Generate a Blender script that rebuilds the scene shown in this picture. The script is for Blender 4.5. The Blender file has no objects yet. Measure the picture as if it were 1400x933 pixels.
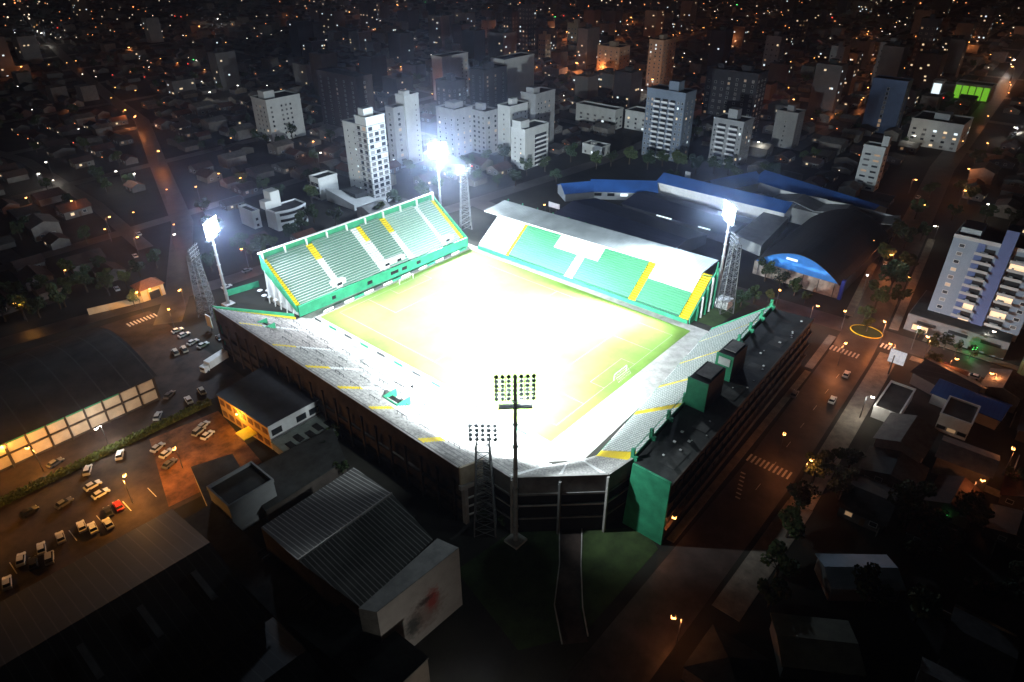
import bpy, bmesh, math, random
from mathutils import Vector, Matrix, noise as mnoise
random.seed(7)
sc = bpy.context.scene
C = sc.collection
# ---------------------------------------------------------------- camera
CAM = Vector((-121.29, -91.90, 128.0))
FW = Vector((0.64003, 0.55999, -0.52609)); RT = Vector((0.65649, -0.75432, -0.00425)); UP = Vector((0.39922, 0.34265, 0.85042))
cd = bpy.data.cameras.new('camera'); cam = bpy.data.objects.new('camera', cd); C.objects.link(cam)
M3 = Matrix((RT, UP, -FW)).transposed()
cam.matrix_world = Matrix.Translation(CAM) @ M3.to_4x4()
cd.sensor_width = 36; cd.lens = 24.0; cd.clip_start = 1; cd.clip_end = 9000
sc.camera = cam
# ---------------------------------------------------------------- world, exposure
w = bpy.data.worlds.new("World"); sc.world = w; w.use_nodes = True
bg = w.node_tree.nodes['Background']
bg.inputs[0].default_value = (1.0, 0.84, 0.82, 1); bg.inputs[1].default_value = 0.0019   # night sky lit from below by the town
sc.view_settings.view_transform = 'Standard'; sc.view_settings.look = 'None'
sc.view_settings.exposure = 0; sc.view_settings.gamma = 1
cy = sc.cycles
cy.use_denoising = True
cy.max_bounces = 4; cy.diffuse_bounces = 2; cy.glossy_bounces = 2; cy.transmission_bounces = 2; cy.volume_bounces = 0; cy.transparent_max_bounces = 4
cy.sample_clamp_indirect = 1.5; cy.use_light_tree = True; cy.caustics_reflective = False; cy.caustics_refractive = False

# ---------------------------------------------------------------- survey helpers (photo point -> place in the world)
def G(px, py, z=0.0):
    d = FW*933 + RT*(px-700) - UP*(py-466.5)
    return CAM + d*((z-CAM.z)/d.z)
def PR(p):
    d = Vector(p)-CAM; z = d.dot(FW)
    if z < 1: return (-9999, -9999)
    return 700+933*d.dot(RT)/z, 466.5-933*d.dot(UP)/z
def HT(x, y, ty):
    lo, hi = 0.0, 125.0
    for _ in range(30):
        m = (lo+hi)/2
        if PR((x, y, m))[1] > ty: lo = m
        else: hi = m
    return lo
def inview(x, y, z=0, m=30):
    a, b = PR((x, y, z)); return -m < a < 1400+m and -m < b < 933+m

# ---------------------------------------------------------------- materials
MATS = {}
def mat(name, col, rough=0.8, var=0.25, scale=0.6, metal=0.0, emit=None, es=0.0, bump=0.0, stripe=None, sample='NONE', spec=0.3):
    if name in MATS: return MATS[name]
    m = bpy.data.materials.new(name); m.use_nodes = True; nt = m.node_tree; n = nt.nodes; b = n['Principled BSDF']
    b.inputs['Roughness'].default_value = rough; b.inputs['Metallic'].default_value = metal
    b.inputs['Specular IOR Level'].default_value = spec
    c = (*col, 1); src = None
    tc = n.new('ShaderNodeTexCoord')
    if var > 0:
        nz = n.new('ShaderNodeTexNoise'); nz.inputs['Scale'].default_value = scale; nz.inputs['Detail'].default_value = 6; nz.inputs['Roughness'].default_value = 0.65
        nt.links.new(tc.outputs['Object'], nz.inputs['Vector'])
        cr = n.new('ShaderNodeValToRGB'); cr.color_ramp.elements[0].position = 0.32; cr.color_ramp.elements[1].position = 0.7
        cr.color_ramp.elements[0].color = (*[v*(1-var) for v in col], 1); cr.color_ramp.elements[1].color = (*[min(1, v*(1+var*0.6)) for v in col], 1)
        nt.links.new(nz.outputs['Fac'], cr.inputs['Fac']); src = cr.outputs['Color']
        if bump:
            bp = n.new('ShaderNodeBump'); bp.inputs['Strength'].default_value = bump
            nt.links.new(nz.outputs['Fac'], bp.inputs['Height']); nt.links.new(bp.outputs['Normal'], b.inputs['Normal'])
    if stripe:   # (axis, period m, colour, width 0..1) printed or ribbed bands that belong to the surface
        ax, per, c2, wd = stripe
        sx = n.new('ShaderNodeSeparateXYZ'); nt.links.new(tc.outputs['Object'], sx.inputs[0])
        dv = n.new('ShaderNodeMath'); dv.operation = 'DIVIDE'; dv.inputs[1].default_value = per; nt.links.new(sx.outputs['XYZ'.index(ax)], dv.inputs[0])
        fr = n.new('ShaderNodeMath'); fr.operation = 'FRACT'; nt.links.new(dv.outputs[0], fr.inputs[0])
        lt = n.new('ShaderNodeMath'); lt.operation = 'LESS_THAN'; lt.inputs[1].default_value = wd; nt.links.new(fr.outputs[0], lt.inputs[0])
        mx = n.new('ShaderNodeMix'); mx.data_type = 'RGBA'; nt.links.new(lt.outputs[0], mx.inputs[0])
        if src: nt.links.new(src, mx.inputs[6])
        else: mx.inputs[6].default_value = c
        mx.inputs[7].default_value = (*c2, 1); src = mx.outputs[2]
    if src: nt.links.new(src, b.inputs['Base Color'])
    else: b.inputs['Base Color'].default_value = c
    if emit:
        b.inputs['Emission Color'].default_value = (*emit, 1); b.inputs['Emission Strength'].default_value = es
        m.cycles.emission_sampling = sample
    MATS[name] = m
    return m
TEAL = (0.035, 0.28, 0.145)
m_ground = mat('earth_ground', (0.024, 0.023, 0.018), 0.95, 0.6, 0.05)
m_asph = mat('wet_asphalt', (0.045, 0.036, 0.033), 0.5, 0.7, 0.18, spec=0.5)
m_asph2 = mat('dark_yard_asphalt', (0.05, 0.033, 0.027), 0.8, 0.7, 0.15)
m_pave = mat('paving', (0.20, 0.18, 0.15), 0.85, 0.4, 0.4)
m_line = mat('road_paint', (0.62, 0.6, 0.55), 0.7, 0.4, 2.0)
m_pitch = mat('pitch_turf', (0.112, 0.20, 0.030), 0.9, 0.35, 0.07)
m_lawn = mat('lawn', (0.03, 0.05, 0.015), 0.95, 0.5, 0.2)
m_conc = mat('concrete', (0.36, 0.35, 0.33), 0.85, 0.35, 0.35)
m_conc2 = mat('terrace_concrete', (0.42, 0.40, 0.385), 0.85, 0.5, 0.22, stripe=('Y', 5.5, (0.22, 0.22, 0.22), 0.03))
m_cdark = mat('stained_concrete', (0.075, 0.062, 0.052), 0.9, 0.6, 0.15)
m_cgrey = mat('grey_concrete_panel', (0.17, 0.17, 0.165), 0.9, 0.4, 0.3)
m_black = mat('dark_opening', (0.012, 0.012, 0.013), 0.8, 0)
m_green = mat('green_paint', TEAL, 0.6, 0.3, 0.35)
m_gseat = mat('green_seats', (0.015, 0.22, 0.13), 0.6, 0.2, 2.0)
m_gseat2 = mat('dark_green_seats', (0.035, 0.13, 0.09), 0.7, 0.3, 2.0)
m_wseat = mat('white_seats', (0.66, 0.68, 0.66), 0.6, 0.15, 2.0)
m_seatg = mat('grey_seats', (0.13, 0.16, 0.155), 0.7, 0.5, 1.5, stripe=('X', 1.6, (0.42, 0.44, 0.42), 0.28))
m_yel = mat('yellow_paint', (0.8, 0.6, 0.02), 0.6, 0.12, 1.0)
m_white = mat('white_paint', (0.74, 0.75, 0.74), 0.6, 0.12, 0.5)
m_roofm = mat('pale_metal_roof', (0.22, 0.25, 0.26), 0.5, 0.35, 0.12, stripe=('Y', 1.1, (0.15, 0.17, 0.18), 0.12))
m_steel = mat('galvanised_steel', (0.42, 0.44, 0.45), 0.45, 0.2, 1.0, metal=0.5)
m_steeld = mat('dark_steel', (0.10, 0.105, 0.11), 0.5, 0.2, 1.0, metal=0.4)
m_bitu = mat('bitumen_roof', (0.035, 0.038, 0.037), 0.85, 0.6, 0.25)
m_corr = mat('corrugated_fibre_roof', (0.10, 0.10, 0.095), 0.85, 0.35, 0.3, stripe=('Y', 1.0, (0.34, 0.34, 0.33), 0.22))
m_corrx = mat('corrugated_fibre_roof_across', (0.10, 0.10, 0.095), 0.85, 0.35, 0.3, stripe=('X', 1.0, (0.34, 0.34, 0.33), 0.22))
m_dkroof = mat('dark_sheet_roof', (0.018, 0.019, 0.021), 0.6, 0.4, 0.12, stripe=('X', 2.2, (0.04, 0.04, 0.042), 0.1))
m_blue = mat('blue_sheet_roof', (0.03, 0.11, 0.36), 0.55, 0.25, 0.15, stripe=('Y', 1.2, (0.02, 0.075, 0.25), 0.12))
m_bluew = mat('blue_gable_wall', (0.05, 0.26, 0.75), 0.7, 0.15, 0.4)
m_glass = mat('window_glass', (0.02, 0.025, 0.03), 0.15, 0, spec=0.5)
m_frame = mat('window_frame', (0.45, 0.46, 0.45), 0.6, 0)
m_lit = mat('lit_window', (0.3, 0.25, 0.2), 0.5, 0, emit=(1, 0.72, 0.42), es=1.1)
m_litw = mat('lit_window_cool', (0.3, 0.3, 0.3), 0.5, 0, emit=(0.8, 0.95, 1.0), es=1.3)
m_flood = mat('floodlight_glass', (0.8, 0.8, 0.8), 0.3, 0, emit=(0.80, 0.90, 1.0), es=60)
m_sod = mat('sodium_lamp', (0.8, 0.5, 0.3), 0.3, 0, emit=(1, 0.42, 0.10), es=9)
m_sodf = mat('sodium_lamp_far', (0.8, 0.5, 0.3), 0.3, 0, emit=(1, 0.30, 0.09), es=3.2)
m_led = mat('white_street_light', (0.8, 0.8, 0.8), 0.3, 0, emit=(1.0, 0.90, 0.76), es=8)
m_ledf = mat('white_light_far', (0.8, 0.8, 0.8), 0.3, 0, emit=(1.0, 0.76, 0.54), es=2.6)
m_red = mat('red_light', (0.8, 0.1, 0.1), 0.3, 0, emit=(1, 0.06, 0.04), es=5)
m_grn = mat('green_light', (0.1, 0.8, 0.1), 0.3, 0, emit=(0.1, 1, 0.2), es=6)
m_glassg = mat('green_lit_glazing', (0.1, 0.5, 0.05), 0.3, 0, emit=(0.35, 1.0, 0.06), es=0.45)
m_bark = mat('bark', (0.06, 0.045, 0.03), 0.95, 0.4, 3)
m_leaf = [mat('leaf_a', (0.035, 0.06, 0.018), 0.8, 0.5, 0.8), mat('leaf_b', (0.05, 0.075, 0.02), 0.8, 0.5, 0.8), mat('leaf_c', (0.025, 0.05, 0.022), 0.8, 0.5, 0.8)]
m_hedge = mat('hedge_leaf', (0.07, 0.10, 0.018), 0.85, 0.5, 1.2)

# ---------------------------------------------------------------- mesh builder
class MB:
    def __init__(s, *mats): s.v = []; s.f = []; s.mi = []; s.m = list(mats)
    def _add(s, vs, fs, k):
        o = len(s.v); s.v += [tuple(v) for v in vs]; s.f += [tuple(o+i for i in f) for f in fs]; s.mi += [k]*len(fs)
    def box(s, x0, x1, y0, y1, z0, z1, k=0):
        s._add([(x0,y0,z0),(x1,y0,z0),(x1,y1,z0),(x0,y1,z0),(x0,y0,z1),(x1,y0,z1),(x1,y1,z1),(x0,y1,z1)],
               [(0,3,2,1),(4,5,6,7),(0,1,5,4),(1,2,6,5),(2,3,7,6),(3,0,4,7)], k); return s
    def hexa(s, b, t, k=0):   # 4 bottom, 4 top
        s._add(list(b)+list(t), [(0,3,2,1),(4,5,6,7),(0,1,5,4),(1,2,6,5),(2,3,7,6),(3,0,4,7)], k); return s
    def prism(s, poly, z0, z1, k=0):
        n = len(poly); s._add([(p[0],p[1],z0) for p in poly]+[(p[0],p[1],z1) for p in poly],
            [tuple(range(n-1,-1,-1)), tuple(range(n,2*n))]+[(i,(i+1)%n,n+(i+1)%n,n+i) for i in range(n)], k); return s
    def quad(s, a, b, c, d, k=0): s._add([a,b,c,d], [(0,1,2,3)], k); return s
    def poly(s, pts, k=0): s._add(pts, [tuple(range(len(pts)))], k); return s
    def bar(s, p, q, r0, r1=None, n=6, k=0):
        p = Vector(p); q = Vector(q); r1 = r0 if r1 is None else r1; d = (q-p).normalized()
        a = d.orthogonal().normalized(); b = d.cross(a); vs = []
        for c, r in ((p, r0), (q, r1)):
            for i in range(n):
                t = 2*math.pi*i/n; vs.append(c+a*(r*math.cos(t))+b*(r*math.sin(t)))
        s._add(vs, [tuple(range(n-1,-1,-1)), tuple(range(n,2*n))]+[(i,(i+1)%n,n+(i+1)%n,n+i) for i in range(n)], k); return s
    def wall(s, p, q, z0, z1, t, k=0, z1b=None):   # upright slab from p to q
        p = Vector((p[0],p[1],0)); q = Vector((q[0],q[1],0)); d = (q-p).normalized(); nrm = Vector((-d.y,d.x,0))*(t/2)
        zb = z1 if z1b is None else z1b
        b = [p+nrm, q+nrm, q-nrm, p-nrm]
        s.hexa([(v.x,v.y,z0) for v in b], [(b[0].x,b[0].y,z1),(b[1].x,b[1].y,zb),(b[2].x,b[2].y,zb),(b[3].x,b[3].y,z1)], k); return s
    def build(s, name, parent=None, smooth=False, org=None):
        me = bpy.data.meshes.new(name)
        o = org if org is not None else (parent['_o'][:] if parent is not None and '_o' in parent else (0,0,0))
        vs = [(a-o[0], b-o[1], c-o[2]) for a, b, c in s.v]
        me.from_pydata(vs, [], s.f)
        for m in s.m: me.materials.append(m)
        me.polygons.foreach_set('material_index', s.mi)
        if smooth: me.polygons.foreach_set('use_smooth', [True]*len(s.f))
        me.update()
        bm = bmesh.new(); bm.from_mesh(me); bmesh.ops.recalc_face_normals(bm, faces=bm.faces); bm.to_mesh(me); bm.free()
        ob = bpy.data.objects.new(name, me); C.objects.link(ob)
        if parent is not None: ob.parent = parent
        elif org is not None: ob.location = org
        return ob
def tag(o, label, cat, group=None, kind=None):
    o['label'] = label; o['category'] = cat
    if group: o['group'] = group
    if kind: o['kind'] = kind
    return o
def thing(name, label, cat, loc=(0,0,0), group=None, rz=0):
    o = bpy.data.objects.new(name, None); C.objects.link(o); o.location = loc; o.rotation_euler = (0,0,rz); o.empty_display_size = 0.1
    tag(o, label, cat, group); o['_o'] = tuple(loc) if rz == 0 else (0.0,0.0,0.0); return o
def struct(name, mb, org=None):
    o = mb.build(name, org=org); o['kind'] = 'structure'; return o
def copy_tree(o, parent=None):
    c = o.copy(); C.objects.link(c)
    if parent: c.parent = parent
    for ch in o.children:
        if ch.type != 'LIGHT': copy_tree(ch, c)
    return c
def inst(me, name, parent, loc, scale=(1,1,1), rz=0):
    o = bpy.data.objects.new(name, me); C.objects.link(o); o.parent = parent
    p = parent
    q = tuple(parent['_o']) if '_o' in parent else (0,0,0)
    o.location = (loc[0]-q[0], loc[1]-q[1], loc[2]-q[2]); o.scale = scale; o.rotation_euler = (0,0,rz); return o
def light(kind, name, loc, power, col, size=0.3, aim=None, spot=None, blend=0.6, parent=None):
    ld = bpy.data.lights.new(name, kind); ld.energy = power; ld.color = col
    if kind == 'AREA': ld.size = size
    else: ld.shadow_soft_size = size
    if kind == 'SPOT': ld.spot_size = spot; ld.spot_blend = blend
    o = bpy.data.objects.new(name, ld); C.objects.link(o)
    mw = Matrix.Translation(loc)
    if aim is not None:
        mw = mw @ (Vector(aim)-Vector(loc)).to_track_quat('-Z', 'Y').to_matrix().to_4x4()
    if parent is not None:
        o.parent = parent; q = tuple(parent['_o']) if '_o' in parent else (0,0,0); mw = Matrix.Translation((-q[0],-q[1],-q[2])) @ mw
    o.matrix_local = mw if parent is not None else mw
    if parent is None: o.matrix_world = mw
    return o
ORD = ['first','second','third','fourth','fifth','sixth','seventh','eighth','ninth','tenth','eleventh','twelfth','thirteenth','fourteenth','fifteenth','sixteenth','seventeenth','eighteenth','nineteenth','twentieth']
def ordinal(i):
    if i < 20: return ORD[i]
    n = i+1; tens = ['','','twenty','thirty','forty','fifty','sixty','seventy','eighty','ninety']
    def two(k):
        if k == 0: return ''
        if k <= 20: return ORD[k-1]
        t, u = divmod(k, 10)
        return (tens[t]+'-'+ORD[u-1]) if u else tens[t][:-1]+'ieth'
    hdr = {0:'', 1:'hundred and ', 2:'two hundred and '}[n//100]; r = two(n % 100)
    return (hdr+r) if r else ('hundredth' if n == 100 else 'two hundredth')
exec_parts = []

# ================================================================ GROUND AND ROADS
g = MB(m_ground); g.quad((-2500,-2500,0),(4500,-2500,0),(4500,4500,0),(-2500,4500,0)); struct('ground', g)
def strip(mb, pts, wd, z, k=0):
    pts = [Vector((p[0],p[1],0)) for p in pts]; L = []; 
    for i, p in enumerate(pts):
        d = ((pts[min(i+1,len(pts)-1)]-pts[max(i-1,0)])).normalized(); nn = Vector((-d.y,d.x,0))*(wd/2); L.append((p+nn, p-nn))
    for i in range(len(pts)-1):
        a, b = L[i]; c, d = L[i+1]; mb.quad((a.x,a.y,z),(b.x,b.y,z),(d.x,d.y,z),(c.x,c.y,z), k)
R_AV = [(-160,-58),(-50,-53.5),(30,-53),(100,-50),(123,-48),(230,-36),(350,-22),(717,0),(1600,60)]
R_CR = [(122,-500),(123,-98),(123,-48),(121,0),(118,60),(128,150)]
R_BK = [(-180,196),(-110,186),(-49,175),(-10,166),(60,161),(128,152),(240,140),(430,150)]
R_LA = [(-40,150),(-25,172),(12,242),(50,350),(91,463),(108,560),(150,760),(207,1005),(330,1500)]
R_LB = [(-14,225),(-6,300),(-2,416),(-20,520)]
roads = [('avenue', R_AV, 13), ('cross_street', R_CR, 11), ('back_street', R_BK, 9), ('west_avenue', R_LA, 10), ('side_street', R_LB, 7)]
z = 0.02
for nm, pts, wd in roads:
    b = MB(m_asph); strip(b, pts, wd, z); struct(nm+'_road', b); z += 0.006
# far town streets, a grid of narrower roads
GX = [200+95*i for i in range(0, 14)]; GY = [-300+95*i for i in range(0, 19)]
b = MB(m_asph)
for gx in [-150,-60]+GX: strip(b, [(gx, 200 if gx < 300 else -700), (gx+30, 1700)], 8, 0.008)
for gy in [250,345,440,535,630,725,820,915,1010,1200,1400]: strip(b, [(-160 if gy < 700 else 100, gy), (1500, gy+30)], 8, 0.012)
for gy in [-200,-110,60,155]: strip(b, [(330 if gy > 0 else 160, gy), (1600, gy+20)], 8, 0.012)
struct('town_roads', b)
# pavements with kerbs
b = MB(m_pave)
def kerb(p, q, wd, z1=0.13): b.wall(p, q, 0, z1, wd)
kerb((-160,-64.9),(-50,-61.4),1.8); kerb((-20,-64.2),(22,-64.2),6.4); kerb((22,-64.2),(112,-60),6.0)
kerb((-10,-44.9),(84,-42.6),2.0); kerb((86,-42),(112,-40.8),2.6)
kerb((131,-56),(230,-45),3); kerb((131,-40),(230,-27),3); kerb((114.8,-66),(114.8,-200),3); kerb((131,-66),(131,-200),3)
struct('pavement', b)
b = MB(m_line)
def zebra(cx, cy, along, n, ln, wd=0.55, gap=1.25):
    for i in range(n):
        o = (i-(n-1)/2)*gap
        if along == 'y': b.box(cx-ln/2, cx+ln/2, cy+o-wd/2, cy+o+wd/2, 0.05, 0.058)
        else: b.box(cx+o-wd/2, cx+o+wd/2, cy-ln/2, cy+ln/2, 0.05, 0.058)
zebra(31,-52,'y',10,3.4); zebra(45,-62.5,'x',5,4,0.6,1.2); zebra(104,-47,'y',9,3.4); zebra(-29,-67,'x',5,6,0.5,1.4)
zebra(-45,160,'x',9,3.2); zebra(117,-58,'y',4,3.4)
for i in range(7): b.box(20+i*11, 23+i*11, -53.2+i*0.35, -53.08+i*0.35, 0.05, 0.058)
for i in range(7): b.box(14+i*1.6, 14.5+i*1.6, -51.5+0.5*i, -50.2+0.5*i, 0.05, 0.058)
struct('road_markings', b)
b = MB(m_asph2); b.prism([(-150,57),(-83,56),(-60,54),(-60,90),(-150,92)], 0.0, 0.03); b.prism([(-150,93),(-40,93),(-40,165),(-150,178)], 0, 0.034); struct('parking_lot', b)
b = MB(mat('brown_yard', (0.20,0.09,0.045), 0.9, 0.8, 0.22)); b.prism([(-84,58),(-59,55),(-55,86),(-75,88.5)], 0.0, 0.05); struct('dirt_yard', b)
b = MB(m_line)
for i in range(9): b.box(-130+i*6.5, -129.8+i*6.5, 64, 69, 0.036, 0.044)
struct('parking_markings', b)
b = MB(m_lawn); b.prism([(-33,-14),(-17,-31),(-10,-38),(-14,-44),(-44,-44),(-56,-36),(-50,-12)], 0, 0.06); b.prism([(90,-6),(116,-8),(116,60),(90,20)], 0, 0.05); struct('lawn', b)
b = MB(m_conc)
for s_ in (0,1):
    p = [(-24,-22),(-33,-29),(-42.6,-35),(-49,-42)] if s_ == 0 else [(-20,-26),(-30,-33),(-39,-40),(-44,-45)]
    for i in range(3): b.wall(p[i], p[i+1], 0, 0.45, 0.25)
struct('path_kerb', b)
b = MB(m_asph2); strip(b, [(-22,-24),(-31.5,-31),(-41,-37.5),(-47,-44)], 5.2, 0.075); struct('entrance_path', b)
# roundabout island
isl = thing('traffic_island', 'round traffic island with yellow kerb and a tree at the junction', 'island', (123,-49,0))
b = MB(m_yel); 
for i in range(28):
    a0 = 2*math.pi*i/28; a1 = 2*math.pi*(i+1)/28
    b.wall((123+4.2*math.cos(a0), -49+5.4*math.sin(a0)), (123+4.2*math.cos(a1), -49+5.4*math.sin(a1)), 0, 0.22, 0.3)
b.build('kerb', isl)
b = MB(m_lawn); b.prism([(123+4*math.cos(2*math.pi*i/28), -49+5.2*math.sin(2*math.pi*i/28)) for i in range(28)], 0, 0.14); b.build('planting', isl)

# ================================================================ STADIUM
b = MB(m_conc); b.prism([(-12,116),(86,116),(86,-9),(0,-12),(-12,0)], 0.0, 0.07); struct('pitch_surround', b)
b = MB(m_pitch); b.quad((0,-0.5,0.09),(82,-0.5,0.09),(82,111,0.09),(0,111,0.09)); struct('pitch', b)
b = MB(mat('pitch_paint',(0.26,0.34,0.20),0.9,0.3,1.0)); zl = 0.1
def ln(x0,x1,y0,y1): b.quad((x0,y0,zl),(x1,y0,zl),(x1,y1,zl),(x0,y1,zl))
X0,X1,Y0,Y1 = 7,75,3,108; t = 0.14; xm = 41
ln(X0,X1,Y0,Y0+t); ln(X0,X1,Y1-t,Y1); ln(X0,X0+t,Y0+t,Y1-t); ln(X1-t,X1,Y0+t,Y1-t); ln(X0+t,X1-t,55.4,55.54)
for y0, s_ in ((Y0,1),(Y1,-1)):
    for hw, dp in ((20.15,16.5),(9.16,5.5)):
        ya = y0+s_*dp; ln(xm-hw,xm+hw,min(ya,ya-s_*t),max(ya,ya-s_*t))
        ys = sorted((y0+s_*t, ya-s_*t)); ln(xm-hw,xm-hw+t,*ys); ln(xm+hw-t,xm+hw,*ys)
for i in range(48):
    a0 = 2*math.pi*i/48; a1 = 2*math.pi*(i+1)/48; r0, r1 = 9.08, 9.22
    b.quad(*[(xm+r*math.cos(a), 55.47+r*math.sin(a), zl+0.004) for r, a in ((r0,a0),(r1,a0),(r1,a1),(r0,a1))])
struct('pitch_markings', b)

def lerp(a, b_, t): return tuple(a[i]+(b_[i]-a[i])*t for i in range(3))
def bl(q, u, v): return lerp(lerp(q[0], q[1], u), lerp(q[3], q[2], u), v)   # q = front-left, front-right, back-right, back-left
def terrace(q, u0, u1, v0, v1, n, mats, lift=0.0, seat=True):
    """stepped rows between v0..v1; tread, and a seat strip or riser of the second material"""
    mb = MB(*mats)
    k0, k1 = round(v0*n), round(v1*n)
    for k in range(k0, k1):
        va, vb = k/n, (k+1)/n
        a, b_, c, d = bl(q,u0,va), bl(q,u1,va), bl(q,u1,vb), bl(q,u0,vb)
        z = c[2]+lift; zp = a[2]+lift
        sec = len(mats)-1
        mb.quad((a[0],a[1],zp),(b_[0],b_[1],zp),(b_[0],b_[1],z),(a[0],a[1],z), 0)      # riser
        mb.quad((a[0],a[1],z),(b_[0],b_[1],z),(c[0],c[1],z),(d[0],d[1],z), 0)          # tread
        if seat and sec:
            m0, m1 = bl(q,u0,(k+SE)/n), bl(q,u1,(k+SE)/n); e0, e1 = bl(q,u0,(k+0.98)/n), bl(q,u1,(k+0.98)/n); zs = z+0.42
            mb.hexa([(m0[0],m0[1],z+0.02),(m1[0],m1[1],z+0.02),(e1[0],e1[1],z+0.02),(e0[0],e0[1],z+0.02)],
                    [(m0[0],m0[1],zs-0.08),(m1[0],m1[1],zs-0.08),(e1[0],e1[1],zs+0.3),(e0[0],e0[1],zs+0.3)], sec)
    return mb
def hull(q, zb, mat_, v0=0.0):   # closed body under a terrace
    a,b_,c,d = [list(p) for p in q]
    mb = MB(mat_); e = 0.25
    mb.hexa([(a[0],a[1],zb),(b_[0],b_[1],zb),(c[0],c[1],zb),(d[0],d[1],zb)], [(a[0],a[1],a[2]-e),(b_[0],b_[1],b_[2]-e),(c[0],c[1],c[2]-e-0.3),(d[0],d[1],d[2]-e-0.3)]); return mb

SE = 0.60
# ---- end stand (behind the far left goal)
es = thing('end_stand', 'steep open stand in green and white rows with yellow stairs, behind the far left goal', 'stand', (40,126,0))
q = [(-4.5,117.5,2.6),(83,114.8,2.8),(83.5,135.5,17.2),(-5,136.5,17.6)]
hull(q, 0, m_white).build('stand_body', es)
N = 22
segs = [(0.0,0.02,'y'),(0.02,0.215,'s'),(0.215,0.25,'yw'),(0.25,0.46,'s'),(0.46,0.495,'w'),(0.495,0.52,'yw'),(0.52,0.635,'s'),(0.635,0.67,'yw'),(0.67,0.86,'s2'),(0.86,0.885,'w'),(0.885,0.978,'s2'),(0.978,1.0,'y')]
m_dseat2 = mat('overexposed_green_seats', (0.26, 0.42, 0.35), 0.7, 0.3, 2.0)  # same seats, overexposure of the right side put into a paler colour
m_dseat = mat('charcoal_green_seats', (0.13, 0.24, 0.19), 0.7, 0.3, 2.0)
for u0,u1,kd in segs:
    if kd == 's': terrace(q,u0,u1,0,1,N,(m_white,m_dseat)).build('seat_block', es)
    elif kd == 's2': terrace(q,u0,u1,0,1,N,(m_white,m_dseat2)).build('seat_block', es)
    elif kd == 'w': terrace(q,u0,u1,0,1,N,(m_white,),seat=False).build('stairway', es)
    elif kd == 'y': terrace(q,u0,u1,0,1,N,(m_yel,),seat=False).build('stairway', es)['label'] = 'yellow stairway along the edge'
    else:
        o = MB(m_yel, m_white); t1 = terrace(q,u0,u1,0.0,0.66,N,(m_white,),seat=False); t2 = terrace(q,u0,u1,0.66,1,N,(m_yel,),seat=False)
        o.v = t1.v+t2.v; o.f = t1.f+[tuple(i+len(t1.v) for i in f) for f in t2.f]; o.mi = [1]*len(t1.f)+[0]*len(t2.f)
        o.build('stairway', es)
for uc in (0.235,0.508,0.58,0.9):                         # vomitories: white surround, dark doorway
    a = bl(q, uc, 0.10); mb = MB(m_white); mb.box(a[0]-3.2,a[0]+3.2,a[1],a[1]+2.8,a[2]-1,a[2]+2.4)
    s_ = mb.build('vomitory', es); mb = MB(m_black); mb.box(a[0]-1.2,a[0]+1.2,a[1]-0.05,a[1]+0.4,a[2]-0.6,a[2]+1.7); 
    o = mb.build('doorway', s_, org=tuple(es['_o']))
mb = MB(m_green); mb.hexa([(-4.8,116.6,0),(83.4,114,0),(83.4,114.6,0),(-4.8,117.2,0)],[(-4.8,116.6,4.4),(83.4,114,4.4),(83.4,114.6,4.4),(-4.8,117.2,4.4)]); mb.build('front_parapet', es)
mb = MB(m_green); mb.wall((-5.2,137.2),(83.9,136.2),16.2,20.0,0.4)
mb.build('rear_parapet', es)
mb = MB(m_white); mb.wall((-5.6,137.3),(84.3,136.3),20.0,20.4,0.9); mb.build('coping', es)
for i in range(10):
    x = -4.6+i*9.75; y = 136.6-i*0.1
    mb = MB(m_white); mb.box(x-0.25,x+0.25,y-0.9,y,16.5,20.05); mb.build('buttress', es)
for x0, y0, y1, zz in ((-5.2,117.0,137.0,18.0),(83.9,114.4,136.0,17.6)):
    mb = MB(m_green); mb.hexa([(x0-0.25,y0,0 if x0 > 0 else 2.0),(x0+0.25,y0,0 if x0 > 0 else 2.0),(x0+0.25,y1,14),(x0-0.25,y1,14)],[(x0-0.25,y0,4.0),(x0+0.25,y0,4.0),(x0+0.25,y1,zz+1.6),(x0-0.25,y1,zz+1.6)]); mb.build('side_parapet', es)
for i,(x,w_) in enumerate([(10,1.6),(27,2.4),(39,4.0),(45,2.6),(53,2.2)]):
    mb = MB(m_black); mb.box(x,x+w_,116.5-0.0297*(x+4.8)-0.12,116.9-0.0297*(x+4.8),1.6,3.0); mb.build('opening', es)
for i in range(5):   # props on the open left flank
    y = 119+i*4; mb = MB(m_white); mb.bar((-6.2,y,0),(-5.3,y+0.4,1+(y-117)*0.72),0.22); mb.build('prop', es)

SE = 0.42
# ---- covered stand (far side)
cs = thing('covered_stand', 'long covered grandstand with white roof over white and green seat blocks', 'stand', (96,57,0))
q = [(86,3,1.6),(85,108.5,1.6),(101.5,108.5,13.6),(102.5,3.5,13.6)]      # u runs from right (y=3) to left (y=108)
N = 20
m_gbr = mat('bright_green_seats', (0.08,0.31,0.17), 0.6, 0.15, 2.0)
def cblock(u0,u1,v0,v1,kd):
    if kd == 'y': terrace(q,u0,u1,v0,v1,N,(m_yel,),seat=False).build('stairway', cs)
    elif kd == 'w': terrace(q,u0,u1,v0,v1,N,(m_conc,m_wseat)).build('white_seat_block', cs)
    elif kd == 'st': terrace(q,u0,u1,v0,v1,N,(m_white,),seat=False).build('stairway', cs)
    else:
        global SE
        SE = 0.34; terrace(q,u0,u1,v0,v1,N,(m_gseat2,m_gbr)).build('green_seat_block', cs); SE = 0.42
cblock(0,0.035,0,1,'y')
for u0,u1,up in ((0.035,0.215,'w'),(0.245,0.44,'g'),(0.44,0.655,'w'),(0.655,0.83,'g'),(0.845,1.0,'w')): cblock(u0,u1,0.5,1,up)
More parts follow.
